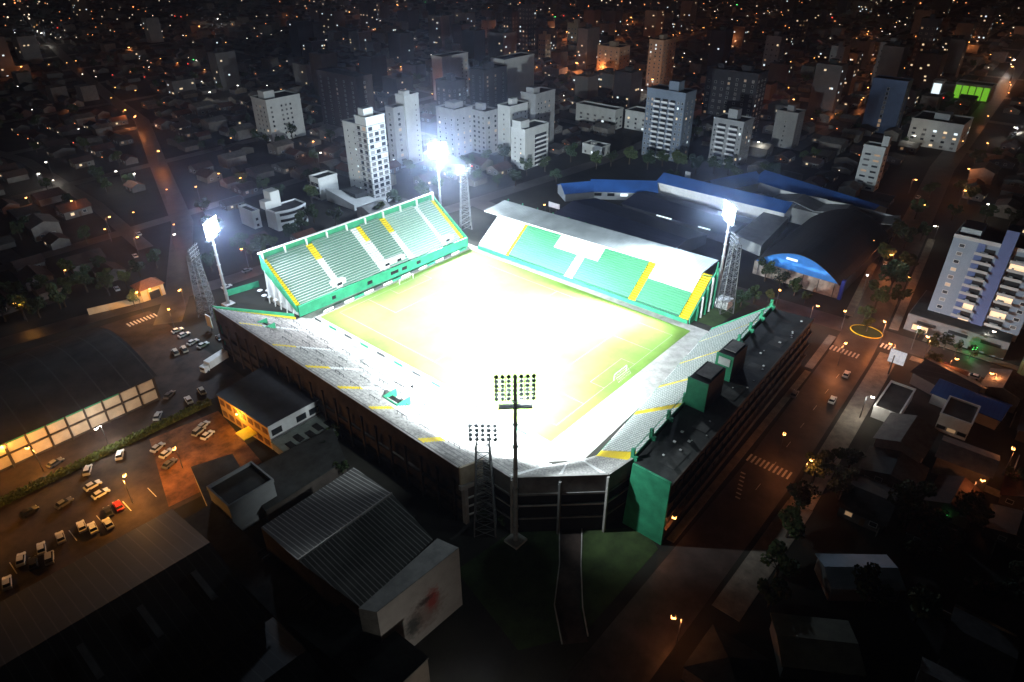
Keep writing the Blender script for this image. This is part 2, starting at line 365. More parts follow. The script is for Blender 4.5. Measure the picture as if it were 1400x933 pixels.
for u0,u1,lo in ((0.035,0.215,'g'),(0.245,0.50,'g'),(0.54,0.83,'g'),(0.845,1.0,'w')): cblock(u0,u1,0,0.5,lo)
cblock(0.215,0.245,0,1,'y'); cblock(0.50,0.54,0,0.5,'st'); cblock(0.83,0.845,0,1,'y')
hull(q, 0, m_conc).build('stand_body', cs)
# roof
ev0, ev1, bk1, bk0 = G(957,377,17), G(663,289,17), G(690,275,18.2), G(982,357,18.2)
mb = MB(m_roofm); mb.hexa([ev0,ev1,bk1,bk0],[p+Vector((0,0,0.35)) for p in (ev0,ev1,bk1,bk0)]); mb.build('roof', cs)
mb = MB(m_white); mb.bar(ev0+Vector((-0.2,0,0.1)),ev1+Vector((-0.2,0,0.1)),0.35); mb.build('eaves_beam', cs)
for i in range(13):
    y = 3.2+i*8.75; mb = MB(m_green)
    mb.bar((104,y,0),(105.3,y,18),0.45,0.3,5); mb.bar((104.8,y,12),(94,y,16.9),0.25,0.2,5); mb.build('roof_frame', cs)
mb = MB(m_green); mb.wall((86,2.4),(104,3.0),0,2.4,0.4,z1b=14.4); mb.build('side_wall', cs)
for i in range(5):
    x = 90+i*3.2; mb = MB(m_white if i % 2 else m_green); mb.bar((x,1.6,0),(x+1.2,2.1,2+0.85*(x-86)),0.45,0.35,5); mb.build('side_fin', cs)
mb = MB(m_green); mb.wall((85.6,3),(84.6,108.5),0,1.7,0.2); mb.build('front_parapet', cs)
mb = MB(m_white); mb.box(104.5,109.5,-3.5,1.5,0,3.4)
tag(mb.build('ticket_kiosk'), 'small white flat-roofed kiosk at the foot of the right floodlight mast', 'kiosk')

# ---- corner terraces: near long side, chamfer, near end
def rimz(): return 18.0
PL = [(-36,113.6),(-38,66.6),(-39.2,27.3),(-37.6,-2.7)]                    # outer rim of the long side
ns = thing('long_terrace', 'long bare concrete terrace with short yellow stairs on the near left side of the pitch', 'stand', (-24,55,0))
q = [(-9.5,-2.7,1.6),(-8.5,113,1.6),(-36,113.6,17.6),(-38,-2.7,17.6)]      # u from near corner to far end
N = 30
us = [0,0.115,0.135,0.29,0.305,0.41,0.425,0.545,0.56,0.70,0.712,0.87,0.882,1.0]
m_tcon = mat('pale_terrace_concrete', (0.46,0.45,0.43), 0.85, 0.55, 0.9, stripe=('X', 1.93, (0.25,0.25,0.25), 0.14))
m_tpin = mat('worn_terrace_concrete', (0.47,0.43,0.41), 0.85, 0.55, 0.9, stripe=('X', 1.93, (0.28,0.26,0.25), 0.14))
for i in range(len(us)-1):
    if i % 2 == 0: terrace(q,us[i],us[i+1],0,1,N,(m_tpin if i > 9 else m_tcon,),seat=False).build('terrace_block', ns)
    else:
        terrace(q,us[i],us[i+1],0,0.72,N,(m_white,),seat=False).build('stairway', ns)
        o = terrace(q,us[i],us[i+1],0.72,1,N,(m_yel,),seat=False).build('stair_top', ns); o['label'] = 'yellow painted top of a stairway'
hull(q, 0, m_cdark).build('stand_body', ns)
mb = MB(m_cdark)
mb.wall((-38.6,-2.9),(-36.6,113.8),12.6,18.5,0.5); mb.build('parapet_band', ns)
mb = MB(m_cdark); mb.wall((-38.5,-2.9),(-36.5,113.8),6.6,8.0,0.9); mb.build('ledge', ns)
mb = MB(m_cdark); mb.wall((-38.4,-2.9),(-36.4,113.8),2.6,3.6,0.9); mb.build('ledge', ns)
for i in range(20):
    y = -1+i*6; x = -38.55+ (y+2.9)*0.0171; mb = MB(m_cdark); mb.box(x-0.75,x-0.25,y-0.35,y+0.35,0,14); mb.build('pier', ns)
mb = MB(m_conc); mb.wall((-38.9,-2.9),(-36.9,113.8),18.5,18.72,0.5); mb.build('coping', ns)
mb = MB(m_green, m_yel); mb.wall((-36.8,114.3),(-8.6,114.0),0,19.0,0.5,0,4.0); mb.hexa([(-36.8,113.4,17.2),(-8.6,113.1,1.9),(-8.6,113.7,1.9),(-36.8,114.0,17.2)],[(-36.8,113.4,18.1),(-8.6,113.1,2.8),(-8.6,113.7,2.8),(-36.8,114.0,18.1)],1); mb.build('end_parapet', ns)
# end wall at the near corner with pale frame
mb = MB(mat('tan_concrete',(0.42,0.36,0.26),0.85,0.3,0.4), m_conc); mb.hexa([(-38.8,-3.3,13),(-32.4,-5.6,13),(-32.4,-4.9,13),(-38.8,-2.7,13)],[(-38.8,-3.3,18.4),(-32.4,-5.6,18.4),(-32.4,-4.9,18.4),(-38.8,-2.7,18.4)]); 
mb.hexa([(-39.1,-3.6,11.6),(-32.2,-6.0,11.6),(-32.2,-5.0,11.6),(-39.1,-2.8,11.6)],[(-39.1,-3.6,13),(-32.2,-6.0,13),(-32.2,-5.0,13),(-39.1,-2.8,13)],1); mb.build('end_wall', ns)
mb = MB(m_conc); mb.box(-38.4,-37.2,-4.0,-2.9,0,11.6); mb.build('corner_column', ns)
for zz in (2.2,5.0,7.8):
    mb = MB(m_conc); mb.hexa([(-38,-3.7,zz),(-33,-5.6,zz),(-33,-5.2,zz),(-38,-3.3,zz)],[(-38,-3.7,zz+0.35),(-33,-5.6,zz+0.35),(-33,-5.2,zz+0.35),(-38,-3.3,zz+0.35)]); mb.build('cross_beam', ns)
def bay(parent, cx, cy, dx, dy, zt, mt, nm):
    mb = MB(mt); mb.wall((cx-dx,cy-dy),(cx+dx,cy-dy),zt-2.6,zt,0.3); mb.wall((cx-dx,cy+dy),(cx+dx,cy+dy),zt-2.6,zt,0.3); mb.wall((cx-dx,cy-dy),(cx-dx,cy+dy),zt-2.6,zt,0.3); 
    o = mb.build(nm, parent); return o
def z_at(x): return 1.6+( -9-x)/28.5*16
for (cx,cy,dx,dy) in ((-25,36,2.4,3.0),(-27,100,2.0,2.4)):
    bay(ns,cx,cy,dx,dy,z_at(cx-dx)+0.9,m_green,'entrance_surround')
    mb = MB(m_black); mb.box(cx-dx+0.2,cx+dx*0.3,cy-dy+0.2,cy+dy-0.2,z_at(cx),z_at(cx)+0.9); mb.build('entrance_pit', ns)
rb = random.Random(5)
for i in range(46):
    v_ = 0.12+0.8*(i%4)/4+rb.uniform(0,0.08); u_ = 0.03+0.94*i/46+rb.uniform(-0.01,0.01); a_ = bl(q,u_-0.018,v_); b_ = bl(q,u_+0.018,v_)
    mb = MB(m_steeld); mb.bar((a_[0],a_[1],a_[2]+1.3),(b_[0],b_[1],b_[2]+1.3),0.09,n=4)
    for t_ in (0.02,0.5,0.98): c_ = lerp(a_,b_,t_); mb.bar((c_[0],c_[1],c_[2]),(c_[0],c_[1],c_[2]+1.3),0.08,n=4)
    mb.build('crush_barrier', ns)
# front barrier and boards
for i in range(14):
    y0 = 2+i*7.9; mb = MB(m_white if i % 3 else m_green); mb.wall((-8.6,y0),(-8.6,y0+7.4),0.05,1.5,0.12); mb.build('front_board', ns)
# team shelter half way
sh = thing('team_shelter', 'long glazed shelter with dark windows in the front rows of the long terrace', 'shelter', (-11,57,2))
mb = MB(m_white); mb.box(-13.2,-10.2,46,68,4.6,4.85); mb.build('roof', sh)
for i in range(7):
    mb = MB(m_white); mb.box(-10.4,-10.1,46+i*3.6,46.4+i*3.6,1.6,4.6); mb.build('post', sh)
for i in range(6):
    mb = MB(m_black); mb.box(-10.32,-10.22,46.4+i*3.6,49.6+i*3.6,2.2,4.6); mb.build('window_pane', sh)
    mb = MB(m_black); mb.quad((-13.25,46.5+i*3.6,3.0),(-13.25,49.4+i*3.6,3.0),(-13.25,49.4+i*3.6,4.5),(-13.25,46.5+i*3.6,4.5)); mb.build('rear_pane', sh)
mb = MB(m_white); mb.box(-13.2,-13.0,46,68,3.0,4.6); mb.build('rear_wall', sh)

# chamfered corner
cs2 = thing('corner_terrace', 'chamfered concrete corner terrace nearest the camera with dark open bays below', 'stand', (-22,-20,0))
front = [(-9.5,-2.7),(-9,-8),(-2,-13),(2,-15)]
rim = [(-32.6,-5.2),(-32.8,-14.1),(-17.4,-30.4),(-9.1,-31.6)]
for i in range(3):
    f0, f1, r0, r1 = front[i], front[i+1], rim[i], rim[i+1]
    q = [(f1[0],f1[1],1.6),(f0[0],f0[1],1.6),(r0[0],r0[1],17.6),(r1[0],r1[1],17.6)]
    cuts = [0,0.06,0.48,0.52,1] if i == 1 else [0,0.12,1]
    for j in range(len(cuts)-1):
        if (i == 1 and j in (0,2)) or (i != 1 and j == 0): terrace(q,cuts[j],cuts[j+1],0,1,28,(m_yel if i == 2 else m_white,),seat=False).build('stairway', cs2)
        else: terrace(q,cuts[j],cuts[j+1],0,1,28,(m_tcon,),seat=False).build('terrace_block', cs2)
    hull(q, 0, m_black).build('stand_body', cs2)
    def W(z0,z1,t,mt,nm,out=0.3):
        mb = MB(mt); d = (Vector((*r1,0))-Vector((*r0,0))).normalized(); nn = Vector((d.y,-d.x,0)); 
        if nn.dot(Vector((-1,-1,0))) < 0: nn = -nn
        p0 = Vector((*r0,0))+nn*out; p1 = Vector((*r1,0))+nn*out
        mb.wall(p0,p1,z0,z1,t); mb.build(nm, cs2)
    W(13.2,18.3,0.4,m_cgrey,'parapet_band',0.35)
    W(18.3,18.5,0.6,m_conc,'coping',0.35)
    W(12.6,13.2,0.7,m_cgrey,'ledge',0.4)
    W(9.0,9.45,0.4,m_conc,'beam',0.45)
    W(4.6,5.1,0.4,m_cgrey,'beam',0.3)
    for t_ in ((0.5,) if i == 1 else ()):
        c = (r0[0]+(r1[0]-r0[0])*t_-0.5, r0[1]+(r1[1]-r0[1])*t_-0.5); mb = MB(m_cgrey); mb.box(c[0]-0.5,c[0]+0.1,c[1]-0.5,c[1]+0.1,0,17); mb.build('column', cs2)
    if i < 2:
        mb = MB(m_conc); mb.box(r1[0]-0.9,r1[0]-0.35,r1[1]-0.9,r1[1]-0.35,0,18); mb.build('column', cs2)

# near end terrace with seats
ne = thing('near_end_stand', 'seated terrace with grey seats and yellow stairs behind the near right goal', 'stand', (36,-20,0))
q = [(84,-7,1.6),(2,-15,1.6),(-9.1,-31.6,17.6),(84,-26.0,17.6)]    # u right to left
us = [(0,0.115,'s'),(0.115,0.125,'y'),(0.125,0.315,'s'),(0.315,0.33,'y'),(0.33,0.51,'s'),(0.51,0.53,'y'),(0.53,0.705,'s'),(0.705,0.735,'y'),(0.735,0.97,'s'),(0.97,1.0,'y')]
for u0,u1,kd in us:
    if kd == 's':
        terrace(q,u0,u1,0.0,1.0,26,(m_tcon,m_seatg)).build('seat_block', ne)
    else: terrace(q,u0,u1,0,1,26,(m_yel,),seat=False).build('stairway', ne)
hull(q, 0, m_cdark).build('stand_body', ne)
mb = MB(m_green); mb.wall((84.4,-7),(84.4,-27),0,2.6,0.4,z1b=19.5)
mb.build('end_parapet', ne)
for i in range(11):   # green rim frames with rail
    t_ = i/10; x = -9.1+t_*93; y = -31.9+t_*5.6
    if 25 < x < 50: continue
    mb = MB(m_green); mb.box(x-0.3,x+0.3,y-0.4,y+0.5,17.2,21.2); mb.box(x-0.3,x+0.3,y-1.3,y-0.4,17.2,19.2); mb.build('rim_frame', ne)
mb = MB(m_green); mb.wall((-9.1,-31.9),(24,-29.9),20.7,20.95,0.15); mb.wall((-9.1,-31.9),(24,-29.9),17.4,18.6,0.15); mb.build('rim_rail', ne)
mb = MB(m_green); mb.wall((50,-28.4),(84,-26.3),20.7,20.95,0.15); mb.wall((50,-28.4),(84,-26.3),17.4,18.6,0.15); mb.build('rim_rail', ne)
for i in range(9):
    x0 = 2+i*9; mb = MB(m_white if i % 2 else m_green); mb.wall((x0,-14.6+(x0-2)*0.0976),(x0+8.4,-14.6+(x0+6.4)*0.0976),0.05,1.5,0.12); mb.build('front_board', ne)

# service block along the avenue behind the near end
sb = thing('service_building', 'long dark flat-roofed block with a green end wall, backing onto the avenue', 'building', (35,-38,0))
A = [(-12.8,-43.6),(-12.8,-34.2),(83,-30.5),(86,-39.2)]
A2 = [(-9.0,-32.4),(84,-27.0)]
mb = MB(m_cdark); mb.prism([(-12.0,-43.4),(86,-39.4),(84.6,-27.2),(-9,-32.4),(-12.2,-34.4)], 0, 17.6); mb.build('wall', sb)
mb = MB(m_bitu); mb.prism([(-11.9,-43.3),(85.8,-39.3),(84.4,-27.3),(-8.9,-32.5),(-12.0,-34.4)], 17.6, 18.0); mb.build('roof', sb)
mb = MB(m_green); mb.hexa([(-12.6,-43.9,0),(-12.0,-43.9,0),(-12.0,-33.0,0),(-12.6,-33.0,0)],[(-12.6,-43.9,20.0),(-12.0,-43.9,20.0),(-12.0,-33.9,20.0),(-12.6,-33.9,20.0)])
mb.build('end_wall', sb)['label'] = 'tall green painted end wall'
mb = MB(m_cdark); mb.wall((-12.0,-43.7),(86,-39.7),17.6,18.6,0.4); mb.build('parapet', sb)
for zz in (4.2,8.6,13.0):
    mb = MB(m_cdark); mb.wall((-11.9,-43.9),(86,-39.9),zz,zz+0.6,0.9); mb.build('ledge', sb)
m_win_d = m_black
for k in range(3):
    for i in range(24):
        x = -8+i*3.9; y = -43.55+(x+12)*0.0408
        mb = MB(m_win_d, m_lit if random.random() < 0.0 else m_glass); mb.box(x,x+2.4,y-0.12,y+0.2,5.4+k*4.4-0.2,7.4+k*4.4-0.2); mb.build('window', sb)
rb = random.Random(9)
for i in range(26):
    x = rb.uniform(-8,82); y = -42.2+ (x+12)*0.04+rb.uniform(0,9)
    if 16 < x < 47 and y > -37: continue
    s2 = rb.uniform(0.12,0.3); mb = MB(m_white); mb.box(x-s2,x+s2,y-s2,y+s2*1.4,18.0,18.0+s2); mb.build('roof_litter', sb)  # small white bits of litter scattered over the roof
for i in range(5):
    x = -6+i*17; mb = MB(mat('roof_patch',(0.06,0.062,0.06),0.9,0.5,0.4)); mb.box(x,x+rb.uniform(4,9),-41+x*0.04,-37+x*0.04,18.0,18.03); mb.build('roof_patch', sb)
for nm,(x0,x1,y0,y1,z0,z1) in {'a':(18.6,28.5,-36.0,-30.6,17.6,26.8),'b':(35.8,44.8,-34.8,-30.2,17.6,26.0)}.items():
    o = thing('roof_cabin', 'green rooftop cabin with %s on the service block, %s' % (('a tall end wall','nearer the camera') if nm == 'a' else ('a low white window','farther from the camera')), 'cabin', (x0,y0,z0), 'cabins on the service block')
    mb = MB(m_cdark); mb.box(x0,x1,y0,y1,z0,z1-0.3); mb.build('wall', o)
    mb = MB(m_green); mb.box(x0-0.3,x0-0.02,y0-0.2,y1+0.2,z0,z1); mb.build('end_wall', o)
    mb = MB(m_bitu); mb.box(x0,x1,y0,y1,z1-0.3,z1-0.1); mb.build('roof', o)
    mb = MB(m_conc); mb.box(x0+2.5,x1-0.5,y0+0.6,y1-0.6,z1-0.1,z1+0.15); mb.build('roof_slab', o)
    if nm == 'b': mb = MB(m_white); mb.box(x0-0.4,x0-0.31,y0+0.6,y1-0.6,z0+5,z1-1.0); mb.build('window', o)
# advertising boards round the pitch
for i in range(24):
    y0 = 2+i*4.55; mb = MB([m_white,m_green,m_white,m_steeld][i%4]); mb.box(-2.3,-2.15,y0,y0+4.2,0.08,1.0)
    tag(mb.build('pitch_board', org=(-2.2,y0,0.08)), '%s advertising board from the near corner along the long terrace touchline' % ordinal(i), 'board', 'boards along the pitch')
for i in range(16):
    x0 = 3+i*4.9; mb = MB([m_white,m_steeld,m_white,m_green][i%4]); mb.box(x0,x0+4.5,112.3,112.45,0.08,1.0)
    tag(mb.build('pitch_board', org=(x0,112.3,0.08)), '%s advertising board from the left in front of the steep open stand' % ordinal(i), 'board', 'boards along the pitch')
# goals
for k,(gy,s_,lb) in enumerate(((3.0,-1,'white goal at the near end of the pitch'),(108.0,1,'white goal in front of the steep open stand'))):
    o = thing('goal', lb, 'goal', (41,gy,0.1), 'goals')
    mb = MB(m_white); mb.bar((37.34,gy,0.1),(37.34,gy,2.5),0.06); mb.bar((44.66,gy,0.1),(44.66,gy,2.5),0.06); mb.bar((37.3,gy,2.5),(44.7,gy,2.5),0.06); mb.build('goal_frame', o)
    mb = MB(m_white)
    for i in range(13): mb.bar((37.4+i*0.6,gy,2.5),(37.4+i*0.6,gy+s_*2,0.1),0.012,n=3)
    for i in range(5): mb.bar((37.4,gy+s_*i*0.45,2.5-i*0.55),(44.6,gy+s_*i*0.45,2.5-i*0.55),0.012,n=3)
    mb.build('net', o)

# ================================================================ FLOODLIGHTS
CEN = Vector((41, 55, 0))
COL_F = (0.86, 0.96, 1.0)
masts = [('rear', (-17.4,146.1), 32.2, 'lit floodlight mast at the left corner beside the steep open stand'),
         ('right', (107.2,2.5), 37.6, 'lit floodlight mast at the right end of the covered stand'),
         ('far', (104.4,153.4), 32.8, 'lit floodlight mast behind the steep open stand, in front of the pale towers'),
         ('near', (-34.4,-16.7), 45.0, 'tall floodlight mast nearest the camera, its lamp rack seen from behind')]
PF = 0.6
for key,(mx_,my_),hz,lb in masts:
    o = thing('floodlight_mast', lb, 'floodlight mast', (mx_,my_,0), 'round floodlight masts')
    aim = Vector((CEN.x+(mx_-CEN.x)*0.12, CEN.y+(my_-CEN.y)*0.12, 0)); d = (aim-Vector((mx_,my_,hz))); dh = Vector((d.x,d.y,0)).normalized(); sd = Vector((-dh.y,dh.x,0))
    base = Vector((mx_,my_,0))
    mb = MB(m_conc); mb.box(mx_-2,mx_+2,my_-2,my_+2,0,0.7); mb.build('base', o)
    mb = MB(m_steel); mb.bar((mx_,my_,0.7),(mx_,my_,hz+3.4),0.62,0.34,12)
    for k in range(7): mb.bar((mx_,my_,5+k*(hz-8)/6),(mx_,my_,5.25+k*(hz-8)/6),0.72,0.72,12)
    mb.build('pole', o)
    mb = MB(m_steeld); p = base+Vector((0,0,hz-4.3)); c = [p+sd*3.6-dh*0.9, p-sd*3.6-dh*0.9, p-sd*3.6+dh*0.7, p+sd*3.6+dh*0.7]
    mb.hexa(c, [v+Vector((0,0,0.25)) for v in c]); mb.build('service_platform', o)
    mb = MB(m_steel)
    for r in range(6): mb.bar(base+Vector((0,0,hz-2.8+r*1.12))+sd*4.1+dh*0.35, base+Vector((0,0,hz-2.8+r*1.12))-sd*4.1+dh*0.35, 0.07, n=4)
    for c_ in range(5): mb.bar(base+Vector((0,0,hz-3.0))+sd*(c_*2-4)+dh*0.3, base+Vector((0,0,hz+3.2))+sd*(c_*2-4)+dh*0.3, 0.08, n=4)
    mb.build('lamp_rack', o)
    tilt = Vector((dh.x*0.85, dh.y*0.85, -0.5)).normalized()
    mb = MB(m_steeld, m_flood)
    mb.bar(Vector((0,0,0)), tilt*0.32, 0.30, 0.48, 8, 0); mb.bar(tilt*0.33, tilt*0.36, 0.44, 0.44, 8, 1)
    lampmesh = mb.build('floodlight', o, org=(0,0,0)); me = lampmesh.data; bpy.data.objects.remove(lampmesh)
    for r in range(6):
        for c_ in range(7):
            pos = base+Vector((0,0,hz-2.6+r*1.12))+sd*((c_-3)*1.3)+dh*0.5
            inst(me, 'floodlight', o, pos)
    L0 = base+Vector((0,0,hz))+dh*1.6
    lp = {'rear':0.5,'right':0.8,'far':0.5,'near':1.35}[key]*PF
    for k,(off,al) in enumerate(((-9,1.0),(0,1.32),(9,1.05)) if key in ('rear','far') else ((-9,0.62),(0,0.88),(9,0.68))):
        a = base*(1-al)+aim*al; a = Vector((a.x,a.y,0))+sd*off
        light('SPOT','flood_beam',L0+sd*(k-1)*1.6,(2.6e6,9.5e6,2.6e6)[k]*lp,COL_F,1.2,a,math.radians((58,48,58)[k]),1.0,o)
    sp_ = light('AREA','flood_spill',L0+Vector((0,0,0.3)),{'rear':0.5e5,'right':0.6e5,'far':0.6e5,'near':4.2e5}[key]*PF,COL_F,5,L0+dh*100-Vector((0,0,9)),parent=o); sp_.data.spread = math.radians(112)
    if key == 'near':
        light('SPOT','side_spill',L0-Vector((0,0,1)),0.85e5,COL_F,0.6,(-12,-38,6),math.radians(54),1.0,o)
        light('SPOT','side_spill',base+Vector((0,0,hz-3))+sd*(4.6 if (base+sd*4-Vector((-50,50,0))).length < (base-sd*4-Vector((-50,50,0))).length else -4.6),0.7e5,COL_F,0.6,(-50,44,3),math.radians(50),1.0,o)
        light('POINT','added_fill',base+Vector((0,0,hz-5.6))+dh*0.75,2600,(0.75,0.95,1),0.12,parent=o)  # added fill hidden by the pole, lifts the dark foreground; no lamp hangs there
    else: light('POINT','flood_glare',L0+dh*1.2,{'rear':1.0e5,'right':9.0e4,'far':2.8e5}[key],(0.66,0.80,1.0),{'rear':2.9,'right':2.7,'far':4.2}[key],parent=o)  # added glowing ball before the rack, imitates the glare round lit lamps
m_lat = mat('weathered_steel',(0.13,0.135,0.14),0.6,0.3,1.0)
m_w2b = mat('dead_lamp_glass',(0.25,0.26,0.26),0.4,0)
# old lattice towers, unlit
lts = [((-26.5,145.1),25.8,'unlit lattice floodlight tower beside the left corner mast'),
       ((104.0,-2.8),28.7,'unlit lattice floodlight tower beside the right corner mast'),
       ((98.8,130.1),29.0,'unlit lattice floodlight tower behind the right end of the steep open stand'),
       ((-36.3,-8.6),29.5,'unlit lattice floodlight tower nearest the camera, at the stadium corner')]
for (lx,ly),hz,lb in lts:
    o = thing('lattice_tower', lb, 'floodlight tower', (lx,ly,0), 'old lattice floodlight towers')
    d = (CEN-Vector((lx,ly,0))).normalized(); sd = Vector((-d.y,d.x,0)); bs = Vector((lx,ly,0))
    def cor(z): 
        r = 2.6-1.2*z/hz; return [bs+d*r*a+sd*r*b_+Vector((0,0,z)) for a,b_ in ((1,1),(1,-1),(-1,-1),(-1,1))]
    mb = MB(m_lat); c0, c1 = cor(0), cor(hz-1)
    for a,b_ in zip(c0,c1): mb.bar(a,b_,0.19,0.14,4)
    mb.build('tower_legs', o)
    mb = MB(m_lat); n = 11
    for k in range(n):
        za, zb = k*(hz-1)/n, (k+1)*(hz-1)/n; a, b_ = cor(za), cor(zb)
        for i in range(4):
            j = (i+1)%4; mb.bar(a[i],b_[j],0.08,n=3); mb.bar(b_[i],b_[j],0.08,n=3); mb.bar(a[j],b_[i],0.07,n=3)
    mb.build('bracing', o)
    mb = MB(m_lat)
    for r in range(4): mb.bar(bs+sd*3+d*0.6+Vector((0,0,hz-1.6+r*1.3)), bs-sd*3+d*0.6+Vector((0,0,hz-1.6+r*1.3)),0.09,n=4)
    for c_ in (-3,-1,1,3): mb.bar(bs+sd*c_+d*0.5+Vector((0,0,hz-2.2)), bs+sd*c_+d*0.5+Vector((0,0,hz+2.6)),0.09,n=4)
    mb.build('lamp_rack', o)
    mb = MB(m_steeld, m_w2b); tl = Vector((d.x*0.85,d.y*0.85,-0.5)); mb.bar((0,0,0),tl*0.5,0.3,0.52,8,0); mb.bar(tl*0.51,tl*0.54,0.5,0.5,8,1)
    t_ = mb.build('dead_lamp', o, org=(0,0,0)); me = t_.data; bpy.data.objects.remove(t_)
    for r in range(4):
        for c_ in range(5): inst(me,'unlit_lamp',o,bs+sd*((c_-2)*1.4)+d*0.7+Vector((0,0,hz-1.6+r*1.3)))

# ================================================================ BUILDINGS
def wmesh(nm, ax, ww, hh, mt, frame=m_frame):
    mb = MB(frame, mt); t = 0.10
    if ax == 'x':
        mb.box(-t,0.05,-ww/2-0.12,ww/2+0.12,-0.12,0.0); mb.box(-t,0.05,-ww/2-0.12,ww/2+0.12,hh,hh+0.12); mb.box(-t,0.05,-ww/2-0.12,-ww/2,0,hh); mb.box(-t,0.05,ww/2,ww/2+0.12,0,hh)
        mb.box(-0.04,0.02,-ww/2,ww/2,0,hh,1)
    else:
        mb.box(-ww/2-0.12,ww/2+0.12,-t,0.05,-0.12,0.0); mb.box(-ww/2-0.12,ww/2+0.12,-t,0.05,hh,hh+0.12); mb.box(-ww/2-0.12,-ww/2,-t,0.05,0,hh); mb.box(ww/2,ww/2+0.12,-t,0.05,0,hh)
        mb.box(-ww/2,ww/2,-0.04,0.02,0,hh,1)
    o = mb.build(nm); me = o.data; bpy.data.objects.remove(o); return me
WM = {}
m_gl2 = mat('curtained_glass',(0.10,0.10,0.10),0.4,0); m_gl3 = mat('half_open_shutter',(0.2,0.2,0.19),0.7,0); m_litd = mat('dim_lit_window',(0.3,0.25,0.2),0.5,0,emit=(1,0.6,0.3),es=0.25)
def win(ax, ww, hh, lit):
    if lit == 0: lit = random.choice((0,0,0,3,4,0,5) if random.random() < 0.6 else (0,3))
    k = (ax, round(ww,1), round(hh,1), lit)
    if k not in WM: WM[k] = wmesh('window', ax, ww, hh, {0:m_glass,1:m_lit,2:m_litw,3:m_gl2,4:m_gl3,5:m_litd}[lit])
    return WM[k]
def tower(name, label, cat, x0, y0, wx, wy, h, wm, fl=3.0, cx=None, cy_=None, lit=0.05, bal=None, parapet=1.0, cabin=True, group=None, ww=1.3, wh=1.3, band=False, roofm=None, cab=(0.35,0.35,0.3,0.3,4)):
    """cx: window columns (fractions) on the -y face; cy_: on the -x face; bal: list of (face, frac0, frac1)"""
    o = thing(name, label, cat, (x0,y0,0), group)
    mb = MB(wm); mb.box(x0,x0+wx,y0,y0+wy,0,h)
    mb.build('wall', o)
    mb = MB(wm, roofm or m_bitu); p = 0.3
    mb.box(x0-0.15,x0+wx+0.15,y0-0.15,y0+p,h,h+parapet); mb.box(x0-0.15,x0+wx+0.15,y0+wy-p,y0+wy+0.15,h,h+parapet)
    mb.box(x0-0.15,x0+p,y0+p,y0+wy-p,h,h+parapet); mb.box(x0+wx-p,x0+wx+0.15,y0+p,y0+wy-p,h,h+parapet)
    mb.box(x0+p,x0+wx-p,y0+p,y0+wy-p,h,h+0.12,1); mb.build('roof', o)
    if cabin:
        a,b_,c,d,e = cab; mb = MB(wm); mb.box(x0+wx*a,x0+wx*(a+c),y0+wy*b_,y0+wy*(b_+d),h+0.12,h+e); mb.build('roof_cabin', o)
    nf = int((h-1.5)/fl); cnt = 0
    rest = MB(m_glass)
    for k in range(nf-1, -1, -1):
        z0 = 1.0+k*fl
        for fx in (cx or []):
            if cnt < 100:
                l = 0 if random.random() > lit else random.choice((1,2)); inst(win('y',ww,wh,l),'window',o,(x0+wx*fx,y0,z0)); cnt += 1
            else: rest.box(x0+wx*fx-ww/2,x0+wx*fx+ww/2,y0-0.05,y0+0.1,z0,z0+wh)
        for fy in (cy_ or []):
            if cnt < 100:
                l = 0 if random.random() > lit else random.choice((1,2)); inst(win('x',ww,wh,l),'window',o,(x0,y0+wy*fy,z0)); cnt += 1
            else: rest.box(x0-0.05,x0+0.1,y0+wy*fy-ww/2,y0+wy*fy+ww/2,z0,z0+wh)
        for fc,f0,f1 in (bal or []):
            mb = MB(m_white, m_black)
            if fc == 'y': mb.box(x0+wx*f0,x0+wx*f1,y0-1.3,y0-0.02,z0-0.35,z0-0.15); mb.box(x0+wx*f0,x0+wx*f1,y0-1.3,y0-1.2,z0-0.15,z0+0.75); mb.box(x0+wx*f0+0.3,x0+wx*f1-0.3,y0-0.06,y0+0.05,z0-0.1,z0+1.9,1)
            else: mb.box(x0-1.3,x0-0.02,y0+wy*f0,y0+wy*f1,z0-0.35,z0-0.15); mb.box(x0-1.3,x0-1.2,y0+wy*f0,y0+wy*f1,z0-0.15,z0+0.75); mb.box(x0-0.06,x0+0.05,y0+wy*f0+0.3,y0+wy*f1-0.3,z0-0.1,z0+1.9,1)
            mb.build('balcony', o)
        if band:
            mb = MB(m_cgrey); mb.box(x0-0.08,x0+wx,y0-0.08,y0-0.01,z0+wh+0.5,z0+wh+0.8); mb.box(x0-0.08,x0-0.01,y0-0.01,y0+wy,z0+wh+0.5,z0+wh+0.8); mb.build('floor_band', o)
    if rest.v: r = rest.build('small_window', o); r['kind'] = 'stuff'
    return o
m_w1 = mat('pale_render', (0.50,0.52,0.50), 0.85, 0.15, 0.15)
m_w2 = mat('grey_render', (0.30,0.31,0.31), 0.85, 0.2, 0.15)
m_w3 = mat('blue_grey_render', (0.16,0.20,0.25), 0.85, 0.15, 0.15)
m_w4 = mat('dark_facade', (0.035,0.035,0.042), 0.7, 0.3, 0.15)
m_w5 = mat('beige_render', (0.38,0.30,0.21), 0.85, 0.2, 0.15)
m_w8 = mat('dim_grey_render',(0.12,0.12,0.12),0.85,0.2,0.15); m_w5b = mat('dim_beige_render',(0.16,0.12,0.09),0.85,0.2,0.15)
m_w6 = mat('navy_facade', (0.06,0.10,0.19), 0.5, 0.2, 0.2)
m_w7 = mat('violet_blue_render', (0.075,0.10,0.21), 0.8, 0.1, 0.3)
EXTRA = []
fr = lambda n: [(i+0.5)/n for i in range(n)]
